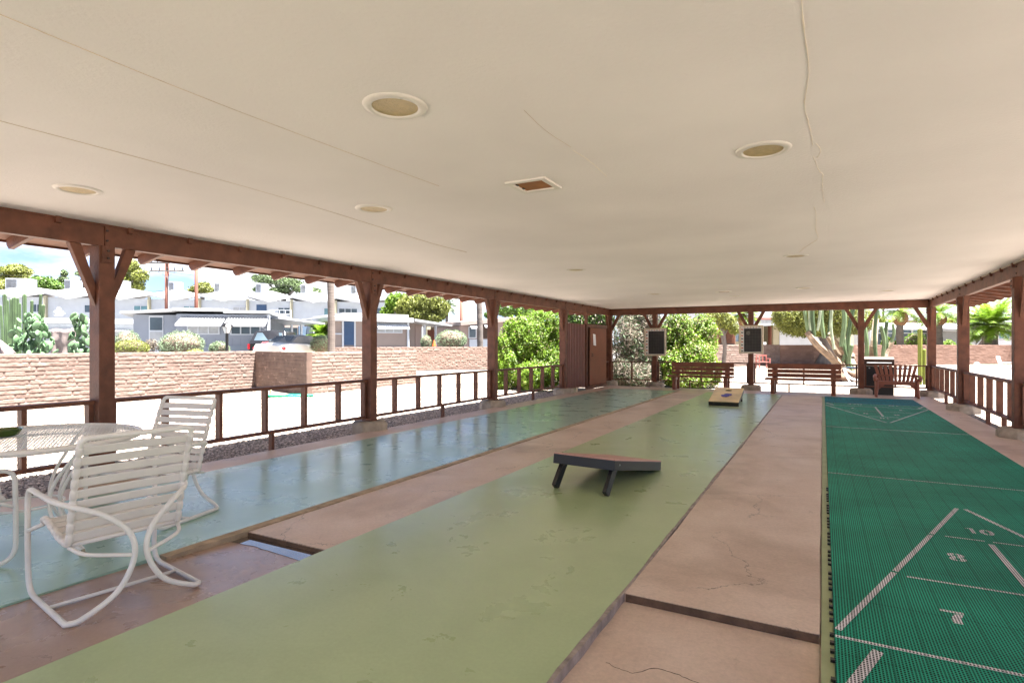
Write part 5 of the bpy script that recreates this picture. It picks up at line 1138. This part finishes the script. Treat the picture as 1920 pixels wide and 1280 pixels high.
# cacti on the left
def column(mb, base, tip, r, n=16, curve=0):
    b, t = Vector(base), Vector(tip); m_ = b.lerp(t, .5)+Vector((curve, 0, 0)); P = spline([b, m_, t], 7); k = len(P)
    rr = [r*(.85+.15*min(1, i/3)) for i in range(k)]; P += [t+(P[-1]-P[-2]).normalized()*r*.5, t+(P[-1]-P[-2]).normalized()*r*.85]; rr += [r*.75, r*.25]
    mb.tube(P, rr, n, ribs=1, ribd=.22)
t = thing('columnar_cactus', 'cluster of tall dark columnar cactus behind left wall', 'cactus', tuple(gp(40, 17, None, GZ)), 0)
for i, (px_, py) in enumerate([(-6, 575), (1, 574), (8.5, 553), (14, 564), (21, 562), (27, 559), (33, 560), (37, 570), (46, 553), (60, 565), (76.5, 553), (81, 573)]):
    z_ = 17+.5*math.sin(i*2.1); mb = MB(); column(mb, gp(px_*.75+10, z_, None, GZ), gp(px_, z_, py), .040+.012*(i % 3 == 2), 14, curve=.03*math.sin(i)); mb.build('cactus_arm', M['cactus'], t)
def pear(label, px_, zc, w, ytop, n, seed):
    t = thing('prickly_pear', label, 'cactus', tuple(gp(px_, zc, None, GZ)), 0, 'prickly pears behind the left wall'); g = random.Random(seed); mb = MB()
    ztop = gp(px_, zc, ytop).z; W_ = w*zc/F; c = gp(px_, zc)
    for k in range(n):
        u = g.random()**.75; z = GZ+.15+(ztop-GZ-.15)*u; sp = W_*(1-.55*u**2); x = g.uniform(-1, 1)*sp; y = g.uniform(-.5, .5)*sp
        if u > .85: x *= .8
        rot = Matrix.Rotation(g.uniform(0, 3.14), 3, 'Z')@Matrix.Rotation(g.uniform(-.6, .6), 3, 'X')@Matrix.Rotation(g.uniform(-.7, .7), 3, 'Y'); s_ = g.uniform(.75, 1.15)
        (mb if n > 20 else MB()).blob((c.x+cs*x-sn*y, c.y+sn*x+cs*y, z), (.085*s_, .022, .125*s_), 9, 6, rot=rot)
        if n <= 20: MB().blob((c.x+cs*x-sn*y, c.y+sn*x+cs*y, z), (.085*s_, .022, .125*s_), 9, 6, rot=rot).build('pad', M['pad'], t, smooth=True)
    if n > 20: mb.build('pads', M['pad'], t, smooth=True)
    q = MB()
    for k in range(5): q.tube([(c.x, c.y, GZ), (c.x+g.uniform(-.4, .4)*W_, c.y+.1*g.uniform(-1, 1), GZ+(ztop-GZ)*.6)], .05, 7)
    q.build('stem', M['cactus'], t)
pear('large prickly pear mass under the columnar cactus', 60, 16.2, 42, 592, 190, 1)
pear('narrower prickly pear beside the tarp, touching nearest post', 150, 16.2, 24, 590, 85, 2)
pear('small two-pad prickly pear sprout in front of the tarp', 133, 15.4, 9, 640, 9, 3)
def tarp(name, label, P4, nx=14, nz=10, seed=1):
    a, b, c_, d = [Vector(p) for p in P4]; vs = []; fs = []
    for j in range(nz+1):
        for i in range(nx+1):
            u, v = i/nx, j/nz; p = a.lerp(b, u).lerp(d.lerp(c_, u), v); f_ = .06*math.sin(u*14+seed)*(.4+v)+.05*mnoise.noise(Vector((u*5, v*5, seed))); vs.append(p+Vector((sn*f_, -cs*f_, .02*math.sin(u*9))))
    for j in range(nz):
        for i in range(nx): k = j*(nx+1)+i; fs.append((k, k+1, k+nx+2, k+nx+1))
    o = MB().add(vs, fs).build(name, M['tarp'], smooth=True); m_ = o.modifiers.new('thick', 'SOLIDIFY'); m_.thickness = .01; tag(o, label, 'tarp')
tarp('hanging_tarp', 'mauve tan tarp hanging between the prickly pears', (gp(97, 18.4, 617), gp(143, 18.2, 616), gp(143, 18.2, 690), gp(98, 18.4, 690)))
tarp('slumped_tarp', 'tan tarp slumped at the left edge of the photo', (gp(-14, 16, 632), gp(4, 16, 640), gp(26, 15.4, 662), gp(-16, 15.6, 700)), seed=4)
# tall palms whose trunks cross the view
def palm(label, px_, zc, r, ytop, nf, fl, m='leaf', pine=None, group=None, seed=1, droop=.6, up=.5, cat='palm', wid=.9, leafl=.42, dense=26, name='palm_tree'):
    c = gp(px_, zc); zt_ = gp(px_, zc, ytop).z; t = thing(name, label, cat, (c.x, c.y, GZ), 0, group); g = random.Random(seed)
    n = 26; P = [Vector((c.x+.05*math.sin(i*.3), c.y, GZ+(zt_-GZ)*i/n)) for i in range(n+1)]
    MB().tube(P, [r*(1.12-.2*i/n+.05*(i % 2)) for i in range(n+1)], 14).build('trunk', M['palmbark'], t, smooth=False)
    if pine:
        rp, hp = pine; mb = MB()
        for k in range(150):
            a = k*2.399; h = hp*(k/150); rr = rp*math.sin(math.pi*(.18+.72*k/150)); mb.blob((c.x+rr*math.cos(a), c.y+rr*math.sin(a), zt_-hp+h+.05), (.09, .09, .13), 6, 4)
        mb.build('frond_stubs', mat('palm_stub_orange_brown', (.22, .12, .06), .8, .35, 9), t)
    V = []; Fq = []
    for k in range(nf):
        a = 2*math.pi*k/nf*1.0+g.uniform(-.2, .2); el = g.uniform(-.25, 1.25); d = Vector((math.cos(a), math.sin(a), 0)); L = fl*g.uniform(.8, 1.1); p = Vector((c.x, c.y, zt_+.05)); vel = (d*math.cos(el)+Vector((0, 0, math.sin(el)))).normalized(); side = Vector((-d.y, d.x, 0)); st = L/dense; pts = [p.copy()]
        for i in range(dense):
            p = p+vel*st; vel = (vel+Vector((0, 0, -droop*st/L*1.6))).normalized(); pts.append(p.copy())
            if i < 2: continue
            ll = leafl*math.sin(math.pi*min(1, (i+2)/(dense+3)))**.6
            for s_ in (-1, 1):
                e = p+(side*s_*.8+vel*.55+Vector((0, 0, g.uniform(-.35, .05)))).normalized()*ll; w = vel*.022*wid*(ll/.3+.4); q = len(V); V += [p-w, p+w, e+w*.3, e-w*.3]; Fq.append((q, q+1, q+2, q+3))
        for i in range(len(pts)-1):
            q = len(V); w = side*.012; V += [pts[i]-w, pts[i]+w, pts[i+1]+w, pts[i+1]-w]; Fq.append((q, q+1, q+2, q+3))
    npmesh('crown', np.array([tuple(v) for v in V]), np.array(Fq), M[m], t); return t
palm('tall slim palm whose grey trunk rises before townhouses', 620, 26, .145, 300, 30, 1.8, seed=1, group='palms with bare trunks at left')
palm('tall palm trunk standing in front of the tan home', 899, 38, .18, 430, 30, 2.0, seed=2, group='palms with bare trunks at left')
palm('small bright palm behind tall trunk beside the carport', 600, 36, .12, 628, 26, 1.1, 'leafbright', seed=3)
palm('distant small palm at right side of olive green tree', 838, 60, .15, 575, 26, 1.5, 'leafpine', seed=4)
# big hedge wrapping the far left corner
def mass(name, label, zs, n, size, m, seed, aspect=2.4, stems=None, m2=None, n2=0, extra=None, **kw):
    cl = []
    for (px_, py, rx, ry, zc) in zs: c = gp(px_, zc, py); cl.append((c.x, c.y, c.z, rx*zc/F, rx*zc/F*.9, ry*zc/F))
    c = gp(zs[0][0], zs[0][4]); t = thing(name, label, 'shrub', (c.x, c.y, GZ), 0)
    foliage('foliage', M[m], t, cl, n, size, aspect=aspect, seed=seed, **kw)
    if m2: foliage('dry_foliage', M[m2], t, extra and [(*gp(e[0], e[4], e[1]), e[2]*e[4]/F, e[2]*e[4]/F, e[3]*e[4]/F) for e in extra] or cl, n2, size*1.1, aspect=aspect, seed=seed+5, **kw)
    mb = MB(); g = random.Random(seed)
    for k in cl*3:
        b = Vector((c.x+g.uniform(-.5, .5), c.y+g.uniform(-.4, .4), GZ)); e = Vector((k[0]+g.uniform(-.7, .7)*k[3], k[1]+g.uniform(-.7, .7)*k[4], k[2]+g.uniform(-.3, .8)*k[5])); mb.tube(spline([b, b.lerp(e, .5)+Vector((g.uniform(-.2, .2), g.uniform(-.2, .2), .1)), e], 4), [.045, .042, .038, .032, .028, .022, .018, .012, .008], 6)
    mb.build('branches', M['twig'], t); return t
mass('green_shrub', 'big bright green feathery shrub between third and fourth left posts', [(985, 640, 40, 50, 19), (950, 690, 26, 40, 18.6), (1015, 610, 34, 34, 19.5), (1030, 690, 30, 44, 19), (965, 620, 24, 26, 19), (1000, 705, 34, 30, 18), (942, 660, 16, 36, 18.6), (1040, 640, 22, 60, 19.4), (935, 710, 18, 24, 18.5)], 60000, .075, 'leafbright', 21, shell=.45, sub=.3, m2='leafpink', n2=4000)
mass('tall_shrub', 'tall dry-tipped shrub rising behind the tool cabinet', [(1080, 605, 30, 40, 21.5), (1120, 600, 34, 44, 21.5), (1100, 650, 40, 60, 21.5), (1055, 660, 20, 60, 20.8)], 26000, .09, 'leaf', 22, shell=.3, m2='leafdry', n2=12000)
mass('dry_shrub', 'half dead silvery brown shrub behind the first far railing', [(1175, 650, 34, 60, 20.2), (1215, 640, 34, 70, 20.6), (1165, 700, 26, 30, 19.6), (1235, 690, 30, 40, 19.8), (1195, 600, 44, 30, 21), (1200, 705, 40, 26, 19.4)], 19000, .17, 'leafdry', 23, aspect=8, shell=.15, up=0, droop=.4, m2='leafdeep', n2=9000)
mass('green_shrub', 'bright green and straw coloured shrub behind the first bench', [(1270, 630, 34, 50, 20), (1305, 680, 38, 45, 19.5), (1318, 630, 28, 44, 20), (1262, 690, 24, 36, 19.4), (1335, 700, 18, 30, 19.3), (1290, 710, 40, 24, 19.2)], 42000, .08, 'leafbright', 24, shell=.35, sub=.3, m2='leafpink', n2=9000)
tree('broadleaf_tree', 'airy pale green tree above the brown shed doors', 'tree', 34, [(1362, 604, 20, 16), (1345, 590, 20, 14), (1378, 618, 12, 10)], 5200, .13, M['leafyellow'], (1355, 610, .12), None, seed=31, shell=.1)
# ================================================================== BEYOND THE FAR SIDE
h = Front('brown_shed', 'brown double door garden shed between the two scoreboards', 'shed', 1347, 45, 1379, 45.5); h.box('door', M['wood'], 1348, 1362, 611, 643, -.05, -.003); h.box('door', M['wood'], 1362.6, 1378, 611, 643, -.05, -.003); h.box('wall', mat('brown_shed_wall', (.26, .125, .09), .7, .1, 3), 1347, 1379, 609, None, 0, 2); h.box('roof', M['roofwhite'], 1345, 1381, 606, 608.8, -.3, 2.2); h.box('base', M['slate'], 1350, 1378, 644, 648, -.06, -.003)
h = Front('cream_house', 'cream house with dark porch behind the smudged scoreboard', 'house', 1395, 50, 1600, 54)
h.box('wall', M['cream'], 1450, 1600, 611, None, 0, 7); h.box('white_wall', M['white_paint'], 1462, 1560, 618, 650, -.06, -.003); h.box('side_wall', M['cream'], 1388, 1432, 611, None, 0, 7)
h.box('porch_back', mat('brown_porch_wall', (.16, .075, .04), .8, .1, 3), 1433, 1449, 611, None, 1.5, 1.6); h.box('porch_door', M['slate'], 1434, 1439, 613, 650, 1.40, 1.49)
h.box('pillar', M['pole'], 1444.5, 1447.5, 611, 650, .2, .5); h.box('fascia', M['steel'], 1408, 1600, 600.5, 610.8, -.9, -.7); h.box('coral_trim', M['redchair'], 1405, 1600, 597, 600, -.95, -.7); h.box('roof', M['roofwhite'], 1405, 1602, 592, 596.8, -.9, 7.5); h.box('tall_window', M['glass'], 1379, 1387, 612, 640, -.2, -.05)
h.box('roof_slab', M['roofwhite'], 1396, 1407, 606, 610.8, -.7, 7)
q = h.box('porch_step', M['roofwhite'], 1428, 1437, 641, 648, -1.6, -1.2)
h = Front('far_two_storey_house', 'distant white two storey house just under the far beam', 'house', 1330, 84, 1720, 90); h.box('wall', M['white_paint'], 1330, 1720, 572, None, 0, 9)
for a_, b_ in ((1350, 1358), (1372, 1380), (1426, 1432), (1640, 1650), (1665, 1679), (1682, 1690), (1693, 1700)): h.window(a_, b_, 581, 592, M['glass'], 2)
h.box('lower_roof', M['lightglass'], 1632, 1720, 594, 600, -5, -.05); h.box('lower_wall', M['beigewall'], 1632, 1720, 600.5, None, -4.9, -.06)
h = Front('white_porch_house', 'white house with long white awning over dark screened porch', 'house', 1630, 56, 1792, 58)
h.box('wall', M['white_paint'], 1632, 1792, 606, None, .4, 6); h.box('porch_screen', M['glass'], 1643, 1752, 617, 645, .2, .38); awning(h, 1638, 1790, 605.5, 616.5, .0, 1.4)
for px_ in (1642, 1665, 1688, 1712, 1752): xq, _ = h.P(px_, 620); MB().box(xq-.07, xq+.07, .05, .19, 0, h.P(px_, 613)[1]).build('post', M['housetrim'], h.t)
h.box('screen_rail', M['housetrim'], 1643, 1752, 624, 625, .1, .18); h.window(1767, 1786, 615, 636, M['glass'], 3, .4); h.box('base_wall', M['lightglass'], 1643, 1752, 645.5, None, .1, .39)
h = Front('carport_house', 'white house with slanted carport canopy near the big palm', 'house', 1796, 54, 1855, 56)
h.box('wall', M['pinkwall'], 1826, 1850, 622, None, 2, 6); h.box('porch_wall', M['white_paint'], 1810, 1829, 622, None, .6, 4); h.window(1811, 1827, 625, 640, M['lightglass'], 2, .6); xa, za = h.P(1796, 616); xb, zb = h.P(1852, 621)
MB().hexa([(xa, -1.2, za-.35), (xb, -1.2, zb-.25), (xb, 5, zb), (xa, 5, za), (xa, -1.2, za-.1), (xb, -1.2, zb), (xb, 5, zb+.35), (xa, 5, za+.35)]).build('roof', M['roofwhite'], h.t)
for px_ in (1846, 1850): xq, _ = h.P(px_, 620); MB().box(xq-.06, xq+.06, -1, -.88, 0, zb-.3).build('post', M['housetrim'], h.t)
a_, b_ = h.P(1830, 647, -.9), h.P(1847, 628, -.9); MB().bar((a_[0], -.9, a_[1]), (b_[0], -.9, b_[1]), .08, .08).build('stair_rail', M['housetrim'], h.t)
h = Front('striped_house', 'cream house with two-pane window right of the big palm', 'house', 1866, 56, 1960, 57); h.box('wall', M['beigewall'], 1866, 1960, 609, None, 0, 6); h.window(1871, 1893, 618.5, 635.5, M['tealglass'], 2); h.box('roof', M['roofwhite'], 1862, 1965, 604, 608.8, -.4, 6.4); h.box('wall_band', M['white_paint'], 1867, 1958, 637, None, -.06, -.003)
G2 = 'palms beyond the far garden wall'
palm('palm with bulbous orange stub head left of the far right corner', 1688, 47, .26, 583, 40, 2.6, 'leafbright', (.48, 1.15), G2, seed=11)
palm('palm with dark stub head between the corner and next post', 1761, 47, .27, 589, 40, 2.4, 'leafbright', (.46, .85), G2, seed=12)
palm('big spreading date palm at the right of photo', 1860, 45, .42, 612, 80, 2.6, 'leafbright', None, G2, seed=13, dense=34, leafl=.5)
palm('thinner palm trunk just left of the big date palm', 1847, 52, .2, 600, 30, 2.0, 'leaf', None, G2, seed=14)
palm('young palm fronds above brown shed', 1392, 44, .18, 590, 34, 1.5, 'leafbright', (.26, .8), G2, seed=15)
palm('tiny distant palm seen above the far two storey house', 1656, 78, .14, 572, 26, 1.4, 'leafpine', None, G2, seed=16)
for i, (l, a_, b_, t_) in enumerate((('first clipped hedge ball from the cactus clump', 1653, 1674, 631), ('second lower hedge ball left of palm', 1675, 1692, 636), ('tall hedge right of the bulbous palm trunk', 1697, 1738, 622), ('flat hedge strip before the white house windows', 1766, 1792, 637), ('low hedge under the slanted carport canopy', 1803, 1826, 643))):
    zc = 48.8; px_ = (a_+b_)/2; shrub(l, px_, t_, 672, (b_-a_)/2+1, zc, 'leafbright', 3000, .13, seed=40+i, group='hedges behind the far wall')
tree('broadleaf_tree', 'low green tree belt above the white porch house roof', 'tree', 72, [(1790, 604, 26, 8), (1822, 600, 28, 10), (1745, 602, 18, 6)], 5200, .3, M['leafyellow'], (1800, 610, .25), None, seed=33, shell=.3)
tree('broadleaf_tree', 'pale green treetop left of the white porch house', 'tree', 70, [(1640, 600, 14, 9), (1655, 604, 14, 6)], 2000, .28, M['leafyellow'], (1640, 606, .25), None, seed=34, shell=.3)
# round shade tree and the old cactus clump
tree('shade_tree', 'round topped shade tree with thick dark trunk', 'tree', 39, [(1500, 595, 50, 38), (1560, 598, 58, 36), (1530, 570, 62, 34), (1475, 590, 26, 26), (1605, 600, 34, 28), (1520, 615, 50, 16)], 60000, .11, M['leafyellow'], (1541, 615, .42), None, seed=35, shell=.55, sub=.12, aspect=1.8)
oc = thing('old_cactus', 'sprawling old columnar cactus with woody base beyond the second bench', 'cactus', tuple(gp(1605, 24, None, GZ)), 0)
Z = 24
def cp_(px_, py, z_=Z): return gp(px_, z_, py)
mb = MB()
for P_, r0, r1 in (([(1606, 722), (1590, 700), (1562, 672), (1532, 645), (1514, 622)], .20, .13), ([(1600, 715), (1585, 690), (1572, 665), (1553, 632)], .14, .10), ([(1602, 710), (1592, 680), (1574, 650), (1556, 624)], .12, .09), ([(1640, 722), (1636, 690), (1638, 650), (1642, 600)], .17, .12), ([(1645, 722), (1650, 700), (1660, 665), (1673, 640)], .14, .10), ([(1612, 722), (1600, 690), (1597, 665)], .16, .12), ([(1632, 722), (1628, 690), (1622, 660)], .14, .08), ([(1655, 722), (1656, 690), (1655, 672)], .10, .08)):
    pts = spline([cp_(x, y, Z+.3*math.sin(x)) for x, y in P_], 5); n = len(pts); mb.tube(pts, [r0+(r1-r0)*i/n for i in range(n)], 12, ribs=1, ribd=.15)
mb.build('woody_trunks', M['cactuswood'], oc)
M['cactuspalest'] = mat('palest_cactus_skin', (.30, .36, .24), .65, .3, 4, .4, 18)  # palest of the skin tones handed out among the arms
for i, (x0, y0, x1, y1, r, k) in enumerate([(1515, 624, 1506, 566, .065, 1), (1519, 626, 1516, 560, .06, 2), (1527, 634, 1523, 562, .085, 0), (1533, 620, 1538, 560, .055, 2), (1545, 634, 1541, 566, .085, 1), (1553, 630, 1556, 560, .075, 0), (1564, 655, 1560, 572, .06, 2), (1577, 650, 1581, 560, .095, 1),
                                       (1588, 690, 1603, 562, .085, 0), (1575, 690, 1583, 636, .06, 1), (1598, 702, 1597, 648, .075, 1), (1586, 712, 1580, 640, .06, 0), (1608, 716, 1592, 655, .07, 1), (1622, 700, 1619, 600, .085, 1), (1644, 690, 1646, 566, .07, 0), (1655, 668, 1652, 612, .08, 1), (1665, 655, 1663, 604, .075, 0), (1671, 642, 1674, 608, .06, 1), (1612, 640, 1625, 560, .07, 2), (1634, 715, 1629, 664, .07, 0)]):
    z_ = Z+.45*math.sin(i*1.7)-.1; mb = MB(); column(mb, cp_(x0, y0, z_), cp_(x1, y1, z_), r, 14, curve=.10*math.sin(i*3)); mb.build('cactus_arm', (M['cactus'], M['cactuspale'], M['cactuspalest'])[k], oc)
yc = thing('yellow_cactus', 'slim yellow green column cactus pair near the far right corner', 'cactus', tuple(gp(1727, 21, None, GZ)), 0)
for px_, py, r in ((1725, 618, .075), (1733, 656, .06)): mb = MB(); column(mb, gp(px_, 21, None, GZ), gp(px_, 21, py), r, 14); mb.build('cactus_arm', M['cactusyellow'], yc)
for i, (px_, py, s_, l) in enumerate(((1597, 690, .42, 'large brown boulder at the foot of the old cactus'), (1611, 700, .3, 'smaller brown boulder right of the large one'))):
    c = gp(px_, 22.8, None, GZ+s_*.5); tag(MB().blob(tuple(c), (s_, s_*.8, s_*.75), 14, 10, jit=.9, seed=i+2).build('boulder', mat('brown_boulder', (.19, .12, .08), .9, .3, 4, .8, 8), smooth=True), l, 'boulder')
wp = MB().tube(spline([gp(1582, 21, 690), gp(1588, 21, 703), gp(1600, 21, 711), gp(1617, 21, 714), gp(1640, 21.5, 716), gp(1690, 21.5, 712), gp(1722, 21, 716)], 8), .045, 8); tag(wp.build('white_hose', M['whitepvc'], smooth=True), 'white pipe looping across the gravel behind the grill', 'hose')
wp = MB().tube(spline([gp(1583, 20.6, 700), gp(1594, 20.4, 716), gp(1606, 20.2, None, GZ+.03), gp(1640, 19.9, None, GZ+.03)], 8), .022, 8); tag(wp.build('white_garden_line', M['whitepvc'], smooth=True), 'thin white line trailing from the cactus towards slab', 'garden line')
# right hand garden: white spout and lawn chair, red bench
wp = MB().tube(spline([gp(1828, 20, 683.5), gp(1832, 20, 681), gp(1838, 20, 687), gp(1848, 20, 702), gp(1854, 20, 716), gp(1856, 20, None, GZ)], 6), .05, 10); tag(wp.build('white_spout_pipe', M['whitepvc'], smooth=True), 'curved white pipe rising above the right railing', 'pipe')
c = gp(1888, 27); lc = thing('lawn_chair', 'white plastic lawn chair beside the right railing posts', 'chair', (c.x, c.y, GZ), YAW+R(35), local=True)
for s_ in (-1, 1):
    for y_ in (-1, 1): MB().bar((s_*.25, y_*.22, 0), (s_*.23, y_*.20, .42), .035, .035).build('leg', M['whitepvc'], lc)
    MB().bar((s_*.27, -.24, .62), (s_*.27, .24, .62), .05, .025).build('armrest', M['whitepvc'], lc); MB().bar((s_*.27, -.22, .42), (s_*.27, -.22, .61), .03, .03).build('arm_post', M['whitepvc'], lc)
MB().box(-.25, .25, -.24, .22, .42, .445).build('seat', M['whitepvc'], lc)
for k in range(5): MB().bar((-.20+.10*k, .22, .445), (-.22+.11*k, .34, .88), .06, .02, up=(0, 1, 0)).build('back_slat', M['whitepvc'], lc)
MB().bar((-.25, .335, .89), (.25, .335, .89), .03, .05).build('back_rail', M['whitepvc'], lc)
c = gp(1430.5, 35.4); rb = thing('garden_bench', 'little faded red bench before the far rough wall', 'bench', (c.x, c.y, GZ), YAW+R(6), local=True)
MB().box(-.34, .34, -.2, .2, .38, .42).build('seat', M['redchair'], rb)
for x_ in (-.32, -.12, .10, .32): MB().box(x_-.025, x_+.025, .18, .21, .42, .80).build('back_slat', M['redchair'], rb)
MB().box(-.36, .36, .175, .215, .76, .84).build('back_rail', M['redchair'], rb)
for s_ in (-1, 1):
    MB().box(s_*.36-.03, s_*.36+.03, -.22, .22, .58, .62).build('armrest', M['redchair'], rb)
    for y_ in (-.19, .19): MB().box(s_*.34-.03, s_*.34+.03, y_-.03, y_+.03, 0, .58).build('leg', M['redchair'], rb)
# hose on the gravel by the dark return, with its tap post
hp = []
for k in range(150):
    a = k*.42; r_ = .42+.10*math.sin(k*.37)+.06*math.sin(k*1.3); c = gp(541, 15.9); hp.append((c.x+.62*r_/.42*math.cos(a)*cs*.9, c.y+.62*r_/.42*math.cos(a)*sn+.24*math.sin(a), GZ+.03+.02*(k % 7)/3))
tag(MB().tube(spline(hp, 2), .014, 6).build('garden_hose', M['hose'], smooth=True), 'coiled green garden hose on gravel under dark block return', 'hose')
c = gp(507, 16.4); tp = thing('garden_tap', 'short tan tap post left of the coiled hose', 'tap', (c.x, c.y, GZ), 0, None, local=True)
MB().tube([(0, 0, 0), (0, 0, .22)], .02, 8).build('pipe', M['cream'], tp); MB().tube([(0, 0, .20), (.09, -.05, .19), (.11, -.06, .14)], .018, 8).build('spout', M['brass'], tp)
